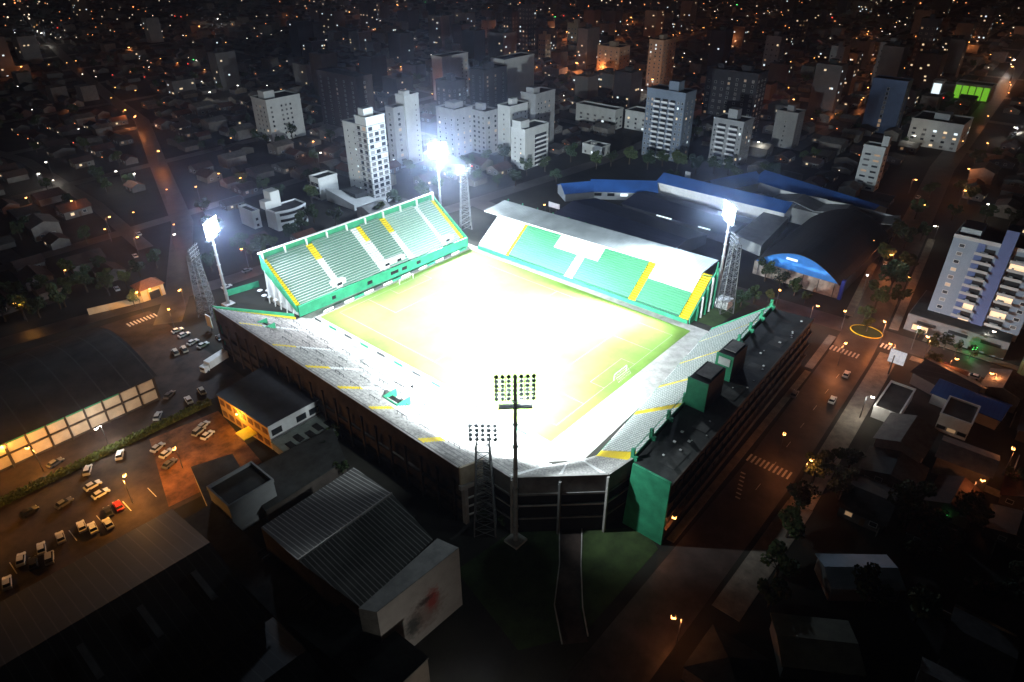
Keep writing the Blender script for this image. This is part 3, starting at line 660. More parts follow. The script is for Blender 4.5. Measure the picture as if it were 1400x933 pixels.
tower('apartment_tower','pale slab tower standing alone at the upper left with a grey window strip','tower',121,333,26,18,27,m_w1,cx=[0.12,0.42,0.55,0.68],cy_=[0.2,0.45,0.7],cab=(0.1,0.3,0.3,0.4,5))
tower('apartment_tower','tall pale corner tower with gridded bays, left of the bright far mast','tower',93,192,12,9,43,m_w1,cx=[0.18,0.5,0.82],cy_=[0.25,0.72],ww=2.6,wh=1.9,lit=0.02,band=True,cab=(0.1,0.3,0.5,0.5,4.5))
tower('apartment_wing','lower plain wing joined to the tall gridded corner tower','tower',94.5,201,11,13,38,m_w1,cy_=[0.3,0.7],ww=0.9,wh=0.9,cabin=False)
o = thing('podium','wedge-shaped white podium at the foot of the gridded corner tower','podium',(80,192,0)); mb = MB(m_w1); mb.hexa([(78,190,0),(104,186,0),(104,192,0),(78,214,0)],[(78,190,3.0),(104,186,1.2),(104,192,1.2),(78,214,6.5)]); mb.build('wall', o); mb = MB(m_bitu); mb.box(84,92,196,208,1,5.6); mb.build('roof', o)
tower('apartment_block','small white balconied block left of the gridded corner tower','building',76,216,12,8,11,m_w1,cy_=[0.5],bal=[('x',0.05,0.95)],cabin=False,lit=0)
tower('apartment_tower','narrow grey tower with recessed bays behind the gridded tower','tower',138,225,8,7,35,m_w2,cx=[0.5],cy_=[0.5],ww=2,wh=1.6,cabin=False)
tower('apartment_tower','slim pale tower, taller of the narrow pair beside the bright far mast','tower',148,226,11,8,40,m_w1,cx=[0.75],cy_=[0.5],ww=0.8,wh=0.8,cab=(0.05,0.1,0.4,0.6,3))
tower('apartment_tower','dark-windowed grey tower right of the bright far mast','tower',193,204,12,19,26,m_w2,cx=fr(2),cy_=fr(5),ww=1.9,wh=1.6,lit=0.02)
tower('apartment_tower','white tower with a column of small windows, right of the bright far mast','tower',200,190,17,10,30,m_w1,cx=[0.18,0.4,0.62,0.86],cy_=[0.5],ww=1.0,wh=1.0,lit=0.01)
tower('apartment_tower','lower white tower with curved balconies near the top centre','tower',186,166,22,11,23,m_w1,fl=2.7,cx=[],cy_=[0.3,0.7],bal=[('y',0.4,0.92)],ww=0.9,wh=0.9,cab=(0,0.3,0.35,0.6,5))
tower('apartment_tower','taller two-tone pale tower behind the white tower with curved balconies','tower',222,188,20,12,34,m_w2,cx=[0.15,0.3,0.5,0.7],cy_=[0.5],ww=1.2,wh=1.2,cab=(0.05,0.2,0.3,0.5,4))
tower('office_block','grey-green windowless block at the top centre behind dark towers','building',280,332,30,12,HT(280,332,80),m_w1,cx=[0.75,0.9],cy_=[],cabin=False,lit=0.1)
tower('office_block','wide flat grey block right of the grey-green windowless block','building',293,277,36,14,HT(293,277,84),m_w1,cabin=False)
tower('apartment_tower','dark unlit tower in front of the wide flat grey block','tower',262,270,26,14,33,m_w4,cx=fr(3),cy_=fr(2),lit=0.02)
tower('apartment_tower','dark unlit tower between the narrow pair and the grey-green block','tower',215,255,14,16,34,m_w4,cx=fr(3),cy_=fr(3),lit=0.02)
tower('apartment_tower','broad dark brown tower at the upper left of centre','tower',170,300,14,44,38,mat('brown_facade',(0.075,0.06,0.06),0.8,0.2,0.2),cx=[0.5],cy_=fr(5),lit=0.01,cabin=False)
tower('apartment_tower','hazy pale tower directly behind the bright far mast','tower',178,216,16,16,28,m_w2,cx=fr(3),cy_=fr(3),lit=0.05,cab=(0.3,0.3,0.5,0.5,3.5))
tower('apartment_tower','large blue-grey balconied tower with two white side strips, right of top centre','tower',258,104,13,26,40,m_w3,cx=[0.3,0.7],cy_=[0.06,0.16,0.84,0.94],bal=[('x',0.23,0.38),('x',0.42,0.58),('x',0.62,0.78)],ww=1.0,lit=0.06,cab=(0.2,0.25,0.5,0.25,6))
tower('apartment_tower','shorter grey balconied tower right of the large blue-grey tower','tower',272,72,14,19,26,m_w2,cx=[0.2,0.5,0.8],cy_=[0.08,0.92],bal=[('x',0.16,0.45),('x',0.55,0.84)],ww=1.0,lit=0.06,cab=(0.3,0.35,0.4,0.3,6))
tower('apartment_tower','dark tower behind the grey balconied tower','tower',330,92,15,22,42,m_w4,cx=fr(3),cy_=fr(4),lit=0.06)
tower('apartment_tower','beige tower glowing orange at its foot near the top','tower',436,266,17,24,29,m_w5,cx=fr(3),cy_=fr(4),lit=0.05)
tower('apartment_tower','tall beige tower above and behind the large blue-grey tower','tower',440,225,22,14,38,m_w5,cx=fr(4),cy_=fr(3),lit=0.10)
tower('office_tower','narrow navy glass tower at the right above the white slab tower','tower',409,22,12,22,HT(409,22,114),m_w6,cx=[0.3],cy_=[0.5],ww=1.6,wh=2.0,lit=0.02,cabin=False,band=False)
tower('apartment_tower','thin white slab tower with rows of windows in front of the navy tower','tower',280,-4,8,11,HT(280,-4,205),m_w1,cx=[0.5],cy_=[0.28,0.72],ww=3.0,wh=1.0,cab=(0.4,0,0.4,0.3,6))
tower('apartment_tower','small pale tower with a dark window column beside a green-lit garden','tower',330,62,12,14,22,m_w2,cx=[0.5],cy_=[0.5],ww=1.2)
tower('school_building','long low white institutional building at the top centre','building',296,176,10,34,13,m_w1,cx=fr(2),cy_=[0.12,0.3,0.5,0.68,0.86],ww=2.0,lit=0.05,cabin=False)
tower('school_building','second low white wing with lit ground floor left of the large blue-grey tower','building',306,150,14,24,12,m_w1,cx=fr(3),cy_=fr(4),ww=1.6,lit=0.15,cabin=False)
tower('office_block','small white two-storey block below the low institutional buildings','building',237,146,9,15,5.5,m_w1,cx=fr(2),cy_=fr(3),lit=0.1,cab=(0.3,0.5,0.3,0.2,1.6))
tower('apartment_block','wide white four-storey block with lit windows at the upper right','building',392,-20,26,30,16,m_w1,cx=fr(5),cy_=fr(5),ww=2,lit=0.16)
for px,py,top,wx,wy,wm,lb in ((745,84,50,9,9,m_w5,'small tan tower left of the orange-glowing blocks at the top'),(788,66,34,18,14,m_w5,'orange-glowing tan block nearest the top centre'),
    (1058,108,52,12,14,m_w2,'grey tower at the top right of the tall beige tower'),(1092,60,22,14,14,m_w4,'dark tower near the top edge, right of centre'),
    (985,160,98,14,16,m_w4,'dark tower just above the shorter grey balconied tower'),(1145,110,66,16,12,m_w2,'dim grey block beside orange street lights at the upper right'),
    (1215,120,62,18,16,m_w2,'tall dim grey slab behind the navy glass tower'),(1260,108,28,14,14,m_w4,'tall black tower left of the green-lit building'),
    (1345,60,14,16,14,m_w4,'tall dark tower near the top right corner'),(700,62,18,16,14,m_w4,'black high-rise near the top edge at centre'),
    (722,70,8,14,14,m_w4,'tallest black high-rise at the top centre'),(668,52,30,14,12,m_w2,'dim grey high-rise left of the black ones at the top')):
    v = G(px,py); tower('apartment_tower',lb,'tower',v.x,v.y,wx,wy,HT(v.x,v.y,top),wm,cx=fr(3),cy_=fr(3),lit=0.10,fl=4.5,ww=1.6,wh=1.5); EXTRA.append((v.x,v.y,v.x+wx,v.y+wy))
# landmark tower with lit crown far off
o = tower('church_tower','distant dark tower with a small lit crown and spire at the top right','tower',1050,270,14,14,70,m_w4,cabin=False)
mb = MB(mat('amber_glow',(0.5,0.4,0.1),0.5,0,emit=(1,0.75,0.15),es=2.0)); mb.box(1046,1068,266,288,71.5,78); mb.build('lit_crown', o)
mb = MB(m_litw); mb.box(1049,1065,269,285,80,83); mb.bar((1057,277,83),(1057,277,102),3,0.2); mb.build('spire', o)
# green lit building
gx0,gy0 = G(1300,135)[:2]
o = tower('office_building','dark office building with bright green lit glazing at the upper right','building',gx0,gy0-26,16,26,12,m_w2,cabin=False)
for i in range(5): mb = MB(m_glassg); mb.box(gx0-0.3,gx0-0.1,gy0-25+i*5,gy0-20.8+i*5,1,11); mb.build('lit_glazing', o)
gx0,gy0 = G(1272,130)[:2]
o = tower('office_building','small white lit building left of the green lit one','building',gx0,gy0-7,8,8,11,m_w1,cabin=False)
mb = MB(m_litw); mb.box(gx0-0.3,gx0-0.1,gy0-6,gy0,1,9.5); mb.build('lit_glazing', o)

# --- big balconied tower on the right
o = thing('apartment_tower','large pale blue balconied tower standing alone at the right edge','tower',(141,-88,0))
TX,TY,TH = 141,-91,35
mb = MB(m_w3); mb.box(TX,TX+16,TY,TY+28,4,TH); mb.build('wall', o)
mb = MB(m_w7); mb.box(TX-0.8,TX+6,TY+10.6,TY+14.2,4,TH+6.5); mb.build('stair_core', o)
mb = MB(m_w7); mb.box(TX-0.25,TX-0.02,TY+18.2,TY+20.4,4,TH); mb.build('painted_strip', o)
mb = MB(m_w2,m_bitu); mb.box(TX+0.4,TX+15.6,TY+0.4,TY+27.6,TH,TH+0.2,1); mb.box(TX-0.1,TX+0.3,TY-0.1,TY+10.5,TH,TH+1.3); mb.box(TX-0.1,TX+0.3,TY+14.3,TY+28.1,TH,TH+1.3); mb.box(TX+0.3,TX+16,TY-0.1,TY+0.3,TH,TH+1.3); mb.box(TX+0.3,TX+16,TY+27.8,TY+28.1,TH,TH+1.3); mb.build('roof', o)
mb = MB(m_w2); mb.box(TX+3,TX+12,TY+21,TY+27,TH+0.2,TH+3); mb.build('roof_cabin', o)
for k in range(10):
    z0 = 5.0+k*2.95
    for yy in (2.2,24.8): inst(win('x',1.5,1.1,0 if random.random()>0.12 else 2),'window',o,(TX,TY+yy,z0+0.6))
    inst(win('y',1.4,1.2,0),'window',o,(TX+4,TY,z0+0.6)); inst(win('y',1.4,1.2,0),'window',o,(TX+11,TY,z0+0.6))
    for y0,y1 in ((5.0,10.2),(14.8,20.6)):
        lit = random.random() < 0.22
        mb = MB(m_black if not lit else m_lit); mb.box(TX-0.12,TX-0.02,TY+y0+0.3,TY+y1-0.3,z0,z0+2.0); s_ = mb.build('balcony_door', o)
        mb = MB(m_w2); mb.box(TX-1.6,TX-0.14,TY+y0,TY+y1,z0-0.3,z0-0.1); mb.box(TX-1.6,TX-1.48,TY+y0,TY+y1,z0-0.1,z0+0.7); mb.build('balcony', o)
        mb = MB(m_w2); mb.box(TX-1.0,TX-0.5,TY+y0+0.6+random.random()*3,TY+y0+1.4+random.random()*3,z0-0.1,z0+0.9); mb.build('balcony_furniture', o)
p = thing('podium','two-storey grey podium with slit windows under the pale blue tower','podium',(136,-92,0))
mb = MB(mat('podium_render',(0.15,0.155,0.16),0.85,0.2,0.3)); mb.box(134,158,-90,-58.5,0,6.4); mb.build('wall', p)
mb = MB(m_bitu); mb.box(134.3,157.7,-89.7,-58.8,6.4,6.6); mb.build('roof', p)
for i in range(3): mb = MB(m_black); mb.box(133.85,134.02,-88+i*10,-82+i*10,3.6,4.8); mb.build('slit_window', p)
mb = MB(m_lit); mb.box(133.8,133.99,-66,-61,1,3); mb.build('lit_entrance', p)
tag(MB(mat('teal_box',(0.12,0.3,0.28),0.7,0.2,0.3)).box(127,136,-104,-95,0,5).build('annex', org=(127,-104,0)),'small teal annex beside the podium at the right edge','building')

# --- curved white building left of the end stand
def curved(name,label,x0,y0,wx,wy,h,bow):
    o = thing(name,label,'building',(x0,y0,0)); n = 10
    pts = [(x0,y0+wy),(x0,y0)]+[(x0+wx*i/n, y0-bow*math.sin(math.pi*i/n)) for i in range(1,n)]+[(x0+wx,y0),(x0+wx,y0+wy)]
    mb = MB(m_w1); mb.prism(pts,0,h); mb.build('wall', o)
    for k in range(int(h/3)):
        mb = MB(m_black); q_ = [(x0+wx*i/n, y0-bow*math.sin(math.pi*i/n)-0.12) for i in range(1,n)]
        for i in range(len(q_)-1): mb.wall(q_[i],q_[i+1],1.2+k*3,2.5+k*3,0.15)
        mb.build('ribbon_window', o)
    mb = MB(m_white)
    for a_,b_ in zip(pts, pts[1:]+pts[:1]): mb.wall(a_,b_,h,h+0.8,0.3)
    mb.build('parapet', o)
    cx_ = sum(p[0] for p in pts)/len(pts); cy_ = sum(p[1] for p in pts)/len(pts)
    mb = MB(m_bitu); mb.prism([(cx_+(p[0]-cx_)*0.95, cy_+(p[1]-cy_)*0.95) for p in pts],h,h+0.2); mb.build('roof', o); return o
o = curved('curved_building','white building with a bowed front and a rooftop tower, left of the steep open stand',37,196,17,9,9,2.2)
mb = MB(m_w1); mb.box(40,45,203,209,9,17); mb.build('rooftop_tower', o); mb = MB(m_w1); mb.box(36.5,40,203,208,9,13); mb.build('rooftop_room', o)
tower('apartment_block','plain white block just left of the white bow-fronted building','building',31,207,4,12,8,m_w1,cx=[0.5],cabin=False,lit=0)

# --- blue roofed school buildings
def gable(name,label,cat,p0,p1,wd,h,hr,wm,rm,wins=0,wlit=0.2,ov=0.6,group=None,side=-1,open_=False):
    """ridge from p0 to p1"""
    o = thing(name,label,cat,(p0[0],p0[1],0),group); a = Vector((*p0,0)); b_ = Vector((*p1,0)); d = (b_-a).normalized(); n = Vector((-d.y,d.x,0))*(wd/2)
    mb = MB(wm)
    L = [a+n,b_+n,b_-n,a-n]; H = Vector((0,0,h)); R = Vector((0,0,hr))
    vs = L+[v+H for v in L]+[a+R,b_+R]
    mb._add(vs,[(0,1,5,4),(2,3,7,6),(1,2,6,9,5),(3,0,4,8,7)],0); mb.build('wall', o)
    for s_ in (1,-1):
        mb = MB(rm); e0 = a-d*ov; e1 = b_+d*ov; nn = n*s_*(1+ov*2/wd); dz = (hr-h)*ov*2/wd
        q_ = [e0+nn+Vector((0,0,h-dz)),e1+nn+Vector((0,0,h-dz)),e1+R,e0+R]; mb.hexa([v+Vector((0,0,0.02)) for v in q_],[v+Vector((0,0,0.22)) for v in q_]); mb.build('roof', o)
    if wins:
        for i in range(wins):
            c = a+d*((b_-a).length*(i+0.5)/wins)+n*side*1.004; lit = random.random() < wlit; ww = (b_-a).length/wins*0.55
            mb = MB(m_litw if lit else m_black); e = d*ww/2; mb.wall((c-e)[:2],(c+e)[:2],h*0.45,h*0.8,0.12); mb.build('window', o)
    return o
gable('school_hall','blue-roofed school wing nearest the back of the covered stand, left piece','school building',(163,121),(181,108),14,4.5,7.5,m_w2,m_blue)
gable('school_hall','blue-roofed school wing with a white eave, right of the left blue-roofed piece','school building',(178,112),(198,84),17,4.5,8,m_w1,m_blue,5,0.3)
gable('school_hall','long white arcade hall with a bright blue roof behind the right floodlight mast','school building',(206,84),(206,14),14,7.5,10.5,m_white,m_blue,22,0.0,side=1)
gable('school_hall','farthest blue-roofed hall with a row of lit windows on the right','school building',(250,46),(234,-18),18,5.5,9,m_w1,m_blue,16,0.75,side=1)
gable('school_hall','blue-roofed cross wing joining the two long blue-roofed halls','school building',(216,62),(246,50),14,5,8.5,m_w2,m_blue)
def shed(label, pts, z, mt, wm=m_cdark, nm='shed'):
    o = thing(nm,label,'shed',(pts[0][0],pts[0][1],0)); mb = MB(wm); mb.prism(pts,0,z); mb.build('wall', o)
    cx_ = sum(p[0] for p in pts)/len(pts); cy_ = sum(p[1] for p in pts)/len(pts)
    mb = MB(mt); mb.prism([(cx_+(p[0]-cx_)*1.02, cy_+(p[1]-cy_)*1.02) for p in pts],z,z+0.3); mb.build('roof', o); return o
m_nroof = mat('dark_blue_black_roof',(0.022,0.027,0.05),0.55,0.3,0.15,stripe=('X',3.0,(0.012,0.014,0.028),0.12))
o = gable('shed','wide black-roofed shed directly behind the covered stand','shed',(146,100),(140,34),34,4.5,7.5,m_w4,m_nroof)
gable('shed','second black-roofed shed between the covered stand and the blue-roofed halls','shed',(180,84),(176,24),26,4,6.5,m_w4,m_nroof)
for i,(y0,y1) in enumerate(((60,52),(38,32))):
    mb = MB(m_litw); mb.box(158.0,158.5,y1,y0,6.4,6.9); tag(mb.build('skylight', org=(158,y1,6.4)),'white lit strip light on the black shed roof, %s one' % ('left','right')[i],'strip light',group='strip lights on the black shed')
# gymnasium with vaulted roof
o = thing('gymnasium','sports hall with a dark barrel roof and a bright blue front arch','gymnasium',(142,-33,0)); n = 16
gx0,gx1 = 142,205; gw0,gw1 = 3,-32
def arch(t): return gw0+(gw1-gw0)*t, 6.0+8.0*math.sin(math.pi*t)**0.9
mb = MB(m_dkroof)
for i in range(n):
    (ya,za),(yb,zb) = arch(i/n),arch((i+1)/n)
    mb.quad((gx0-1.2,ya,za+0.15),(gx1,ya,za+0.15),(gx1,yb,zb+0.15),(gx0-1.2,yb,zb+0.15)); mb.quad((gx0-1.2,ya,za-0.1),(gx0-1.2,yb,zb-0.1),(gx0-1.2,yb,zb+0.15),(gx0-1.2,ya,za+0.15))
mb.build('roof', o)
mb = MB(m_bluew); mb.poly([(gx0,*arch(i/n)) for i in range(n+1)]); mb.build('front_gable', o)
mb = MB(mat('poster_wall',(0.42,0.36,0.30),0.8,0.65,0.25)); mb.wall((gx0-0.1,3),(gx0-0.1,-32),0,6.0,0.3); mb.build('front_wall', o)
mb = MB(m_w4); mb.wall((gx0+0.2,3),(gx1,3),0,6,0.3); mb.wall((gx1,3),(gx1,-32),0,6,0.3); mb.wall((gx0+0.2,-32),(gx1,-32),0,6,0.3); mb.poly([(gx1-0.1,*arch(i/n)) for i in range(n+1)]); mb.build('wall', o)
for i in range(6): mb = MB(m_steeld); mb.bar((gx0-0.35,1-i*6.2,0),(gx0-0.35,1-i*6.2,6),0.12); mb.build('mullion', o)
mb = MB(mat('blue_post',(0.04,0.08,0.5),0.5,0)); mb.box(gx0-0.7,gx0+1,-33.4,-32.2,0,8); mb.build('corner_pillar', o)
mb = MB(m_litw); mb.box(gx0-0.16,gx0-0.04,-14,-9.5,10.3,11.2); mb.build('sign_panel', o)
# folded grey roofs behind gym
o = thing('folded_roof_hall','pale grey hall with faceted curved roof behind the barrel-roofed gymnasium','building',(206,-30,0))
m_fr = mat('grey_roof_sheet',(0.25,0.26,0.26),0.7,0.25,0.2)
ys = [26,14,3,-9,-20,-31]
for i in range(5):
    za, zb = (8.5,11) if i % 2 == 0 else (11,8.5)
    mb = MB(m_fr); mb.hexa([(207,ys[i],za-0.4),(222,ys[i],za-0.9),(222,ys[i+1],zb-0.9),(207,ys[i+1],zb-0.4)],[(207,ys[i],za),(222,ys[i],za-0.5),(222,ys[i+1],zb-0.5),(207,ys[i+1],zb)]); mb.build('roof_facet', o)
mb = MB(m_w1)
for i in range(5): mb.wall((222.5,ys[i]),(222.5+1.5*math.sin(i),ys[i+1]),0,9.8,0.6)
mb.build('rim_wall', o)
mb = MB(m_w2); mb.prism([(208,25),(221,25),(221,-30),(208,-30)],0,7.4); mb.build('wall', o)
shed('low pale flat roof left of the barrel-roofed gymnasium',[(160,8),(200,12),(200,24),(164,22)],5,m_fr,m_w1,'annex')

# ================================================================ FOREGROUND BUILDINGS
# left warehouse with panelled front
o = thing('warehouse','long warehouse with dark vaulted roof and two rows of pale panels, left edge','warehouse',(-64,106,0))
x0,x1,y0,y1 = -150,-63.5,105.5,150; n = 12
mb = MB(m_cdark); mb.prism([(x0,y0),(x1,y0),(x1,y1),(x0,y1)],0,8.6); mb.build('wall', o)
mb = MB(mat('old_sheet_roof',(0.055,0.047,0.042),0.8,0.6,0.1,stripe=('X',7.0,(0.07,0.068,0.062),0.06)))
pr_ = [(y0-0.8+(y1-y0+1.6)*i/n, 8.6+5.0*math.sin(math.pi*i/n)) for i in range(n+1)]
for i in range(n): mb.quad((x0,pr_[i][0],pr_[i][1]),(x1+0.8,pr_[i][0],pr_[i][1]),(x1+0.8,pr_[i+1][0],pr_[i+1][1]),(x0,pr_[i+1][0],pr_[i+1][1]))
mb.build('roof', o); mb = MB(m_cdark); mb.poly([(x1+0.05,p_[0],p_[1]) for p_ in pr_]); mb.build('gable_wall', o)
m_pan = mat('cream_panel',(0.62,0.55,0.44),0.8,0.2,0.3)
for i in range(17):
    xa = x1-0.6-5.05*(i+1); 
    for zz in (0.9,4.9): mb = MB(m_pan); mb.box(xa+0.35,xa+4.8,y0-0.22,y0-0.02,zz,zz+3.0+(0.2 if zz < 2 else 0)); mb.build('front_panel', o)
    mb = MB(m_cdark); mb.box(xa+4.85,xa+5.3,y0-0.5,y0-0.02,0,8.6); mb.build('pilaster', o)
    if i > 1: mb = MB(m_green); mb.box(xa+0.35,xa+4.8,y0-0.9,y0-0.75,8.1,8.55); mb.build('gutter', o)
# orange / white office with dark roof
o = thing('office_building','two-storey office with a dark flat roof, an orange-lit side and a white windowed front','building',(-57,56,0))
OX0,OY0,OX1,OY1,OH = -57.5,55.5,-39,86,8.4
a,b_,c,d = [G(*p_,OH) for p_ in ((365,583),(297,539),(362,500),(434,546))]
base = [(v.x,v.y) for v in (a,d,c,b_)]
mb = MB(mat('orange_render',(0.62,0.36,0.10),0.8,0.15,0.4)); mb.prism(base,0,OH-0.3); mb.build('wall', o)
mb = MB(mat('slate_roof',(0.055,0.055,0.065),0.7,0.35,0.2)); cx_ = sum(p_[0] for p_ in base)/4; cyy = sum(p_[1] for p_ in base)/4
mb.prism([(cx_+(p_[0]-cx_)*1.03, cyy+(p_[1]-cyy)*1.02) for p_ in base],OH-0.3,OH); mb.build('roof', o)
A_, B_ = Vector((*base[0],0)), Vector((*base[1],0)); dd = (B_-A_).normalized(); nn = Vector((dd.y,-dd.x,0))
mb = MB(m_white); mb.wall((A_+nn*0.2)[:2],(B_+nn*0.2)[:2],0,OH-0.1,0.3); mb.build('front_wall', o)
Lw = (B_-A_).length
for t_ in (0.14,0.62,0.88): c_ = A_+dd*Lw*t_+nn*0.42; mb = MB(m_glass); mb.wall((c_-dd*1.6)[:2],(c_+dd*1.6)[:2],4.6,6.6,0.12); mb.build('window', o)
mb = MB(m_cgrey); mb.wall((A_+nn*0.4)[:2],(B_+nn*0.4)[:2],3.5,3.9,0.5); mb.build('ledge', o)
E_ = Vector((*base[3],0)); d2 = (E_-A_).normalized(); n2 = Vector((-d2.y,d2.x,0))
if n2.x > 0: n2 = -n2
L2 = (E_-A_).length
for i in range(7):
    for zz in (1.0,5.0):
        c_ = A_+d2*L2*(i+0.5)/7+n2*0.06; mb = MB(mat('orange_pane',(0.18,0.09,0.03),0.5,0)); mb.wall((c_-d2*1.1)[:2],(c_+d2*1.1)[:2],zz,zz+1.9,0.1); mb.build('window', o)
mb = MB(m_yel); c_ = A_+d2*L2*0.33+n2*2.2; mb.box(c_.x-2.2,c_.x+2.0,c_.y-2.4,c_.y+2.4,3.2,3.4); mb.build('awning', o)
lp_ = A_+d2*L2*0.55+n2*0.9; mb = MB(m_sod); mb.box(lp_.x-0.3,lp_.x+0.1,lp_.y-0.3,lp_.y+0.3,6.6,6.9); mb.build('wall_lamp', o)
light('POINT','wall_lamp_light',lp_+n2*0.8+Vector((0,0,6.5)),2600,(1,0.5,0.08),0.3,parent=o)
# lower annex with skylights
q4 = [G(372,602,4.4),G(446,592,4.4),G(398,636,4.4)]; 
o = thing('office_annex','grey flat-roofed annex with dark skylights in front of the white office wall','building',(q4[0].x,q4[0].y,0))
an = [(A_+nn*0.8)[:2],(B_+nn*0.8)[:2],(B_+nn*10.0)[:2],(A_+nn*11.5)[:2]]
mb = MB(m_w2); mb.prism(an,0,3.2); mb.build('wall', o)
mb = MB(mat('grey_green_roof',(0.20,0.23,0.21),0.8,0.3,0.3)); cx_ = sum(p_[0] for p_ in an)/4; cyy = sum(p_[1] for p_ in an)/4; mb.prism([(cx_+(p_[0]-cx_)*1.04, cyy+(p_[1]-cyy)*1.0) for p_ in an],3.2,3.5); mb.build('roof', o)
for i in range(5): c_ = A_+dd*(2.5+i*3.2)+nn*(6.5-(i%2)*1.2); mb = MB(m_black); mb.box(c_.x-0.9,c_.x+0.9,c_.y-1.8,c_.y+1.6,3.5,3.75); mb.build('skylight', o)
# hall with corrugated roof and mural
o = thing('corrugated_hall','large hall with a grey corrugated gable roof and a painted end wall in the foreground','hall',(-74,-22,0))
HZ = 13.0
tl,tp,rt,bt = [G(*p_,HZ) for p_ in ((357,722),(484,640),(592,738),(494,832))]; r0,r1 = G(408,768,HZ+2.2),G(536,676,HZ+2.2)
mb = MB(m_cdark); mb.prism([(p_.x,p_.y) for p_ in (tl,bt,rt,tp)],0,HZ-0.2); mb.build('wall', o)
for e0,e1,nm in ((tl,tp,0),(bt,rt,1)):
    mb = MB(m_corrx); mb.hexa([e0,e1,r1,r0],[v+Vector((0,0,0.2)) for v in (e0,e1,r1,r0)]); mb.build('roof', o)
mb = MB(m_conc); mb.bar(r0+Vector((0,0,0.3)),r1+Vector((0,0,0.3)),0.32); mb.build('ridge_cap', o)
mt_l, mt_r = G(515,835,17), G(627,748,17)
HB = 18.0; f0,f1 = G(515,837,HB),G(627,749,HB); b0,b1 = G(490,832,HB),G(598,736,HB)
mb = MB(m_cgrey); mb.prism([(p_.x,p_.y) for p_ in (f0,f1,b1,b0)],0,HB); mb.build('stage_block', o)
# mural: pale wall with soft grey and red patches
mm = mat('mural_wall',(0.34,0.33,0.33),0.85,0.15,0.3); nt = mm.node_tree; n_ = nt.nodes; bs = n_['Principled BSDF']; old = bs.inputs['Base Color'].links[0].from_socket
tc = n_.new('ShaderNodeTexCoord')
def blob(cx,cz,rx,rz,col,src,sc_=1.0):
    mp = n_.new('ShaderNodeMapping'); mp.inputs['Location'].default_value = (-cx/rx,-cz/rz,0); mp.inputs['Scale'].default_value = (1/rx,1/rz,0.0)
    nt.links.new(tc.outputs['UV'], mp.inputs[0]); ln_ = n_.new('ShaderNodeVectorMath'); ln_.operation = 'LENGTH'; nt.links.new(mp.outputs[0], ln_.inputs[0])
    nz = n_.new('ShaderNodeTexNoise'); nz.inputs['Scale'].default_value = 0.9*sc_; nz.inputs['Detail'].default_value = 5; nt.links.new(tc.outputs['UV'], nz.inputs['Vector'])
    ad = n_.new('ShaderNodeMath'); ad.operation = 'MULTIPLY_ADD'; ad.inputs[1].default_value = 1.6; nt.links.new(nz.outputs['Fac'], ad.inputs[0]); nt.links.new(ln_.outputs['Value'], ad.inputs[2])
    mr = n_.new('ShaderNodeMapRange'); mr.inputs[1].default_value = 2.1; mr.inputs[2].default_value = 1.25; mr.inputs[3].default_value = 0; mr.inputs[4].default_value = 0.85; nt.links.new(ad.outputs[0], mr.inputs[0])
    mx = n_.new('ShaderNodeMix'); mx.data_type = 'RGBA'; nt.links.new(mr.outputs[0], mx.inputs[0]); nt.links.new(src, mx.inputs[6]); mx.inputs[7].default_value = (*col,1); return mx.outputs[2]
s_ = blob(11,7.0,4.6,4.5,(0.20,0.15,0.14),old); s_ = blob(13,9.5,1.8,3.2,(0.28,0.035,0.03),s_,1.5); s_ = blob(7.6,6.3,2.2,3.0,(0.03,0.04,0.042),s_,1.2); s_ = blob(11.0,10.6,2.2,0.9,(0.04,0.03,0.03),s_,2.0)
nt.links.new(s_, bs.inputs['Base Color'])
me = bpy.data.meshes.new('painted_wall'); dn = (f1-f0); dn.z = 0; nv = Vector((dn.y,-dn.x,0)).normalized()*0.08
vs = [Vector((f0.x,f0.y,0))+nv,Vector((f1.x,f1.y,0))+nv,Vector((f1.x,f1.y,HB))+nv,Vector((f0.x,f0.y,HB))+nv]
me.from_pydata([(v-Vector(o['_o'][:])) for v in vs],[],[(0,1,2,3)]); uv = me.uv_layers.new(); W_ = dn.length
for i,c_ in enumerate(((0,0),(W_,0),(W_,HB),(0,HB))): uv.data[i].uv = c_
me.materials.append(mm); ob = bpy.data.objects.new('painted_wall', me); C.objects.link(ob); ob.parent = o; ob['label'] = 'pale end wall with a faded grey and red mural'
p_ = [G(*v,9) for v in ((410,805),(490,838),(560,882),(520,933),(400,933),(360,850))]
shed('low dark flat roof below the left edge of the corrugated hall',[(-78,-6),(-74,-6),(-73,-28),(-84,-28),(-86,-2)],9,m_bitu)
shed('dark flat-roofed strip beside the big gabled roof at the bottom',[(-86,44),(-78,44),(-78,-6),(-86,-6)],5.5,m_bitu)
for i,(px,py) in enumerate(((420,825),(362,760))):
    v = G(px,py,9 if i == 0 else 5.8); mb = MB(m_steeld); 
    for k in range(4): mb.bar((v.x-1,v.y-1+k*0.7,v.z),(v.x+1,v.y-1+k*0.7,v.z),0.08); 
    mb.box(v.x-1.1,v.x+1.1,v.y-1.2,v.y-1.0,v.z-0.2,v.z+0.9); mb.box(v.x-1.1,v.x+1.1,v.y+1.2,v.y+1.4,v.z-0.2,v.z+0.9)
    tag(mb.build('roof_unit', org=(v.x,v.y,v.z)), ('grey metal roof frame just below the corrugated hall','grey metal roof frame left of the corrugated hall')[i],'roof equipment')
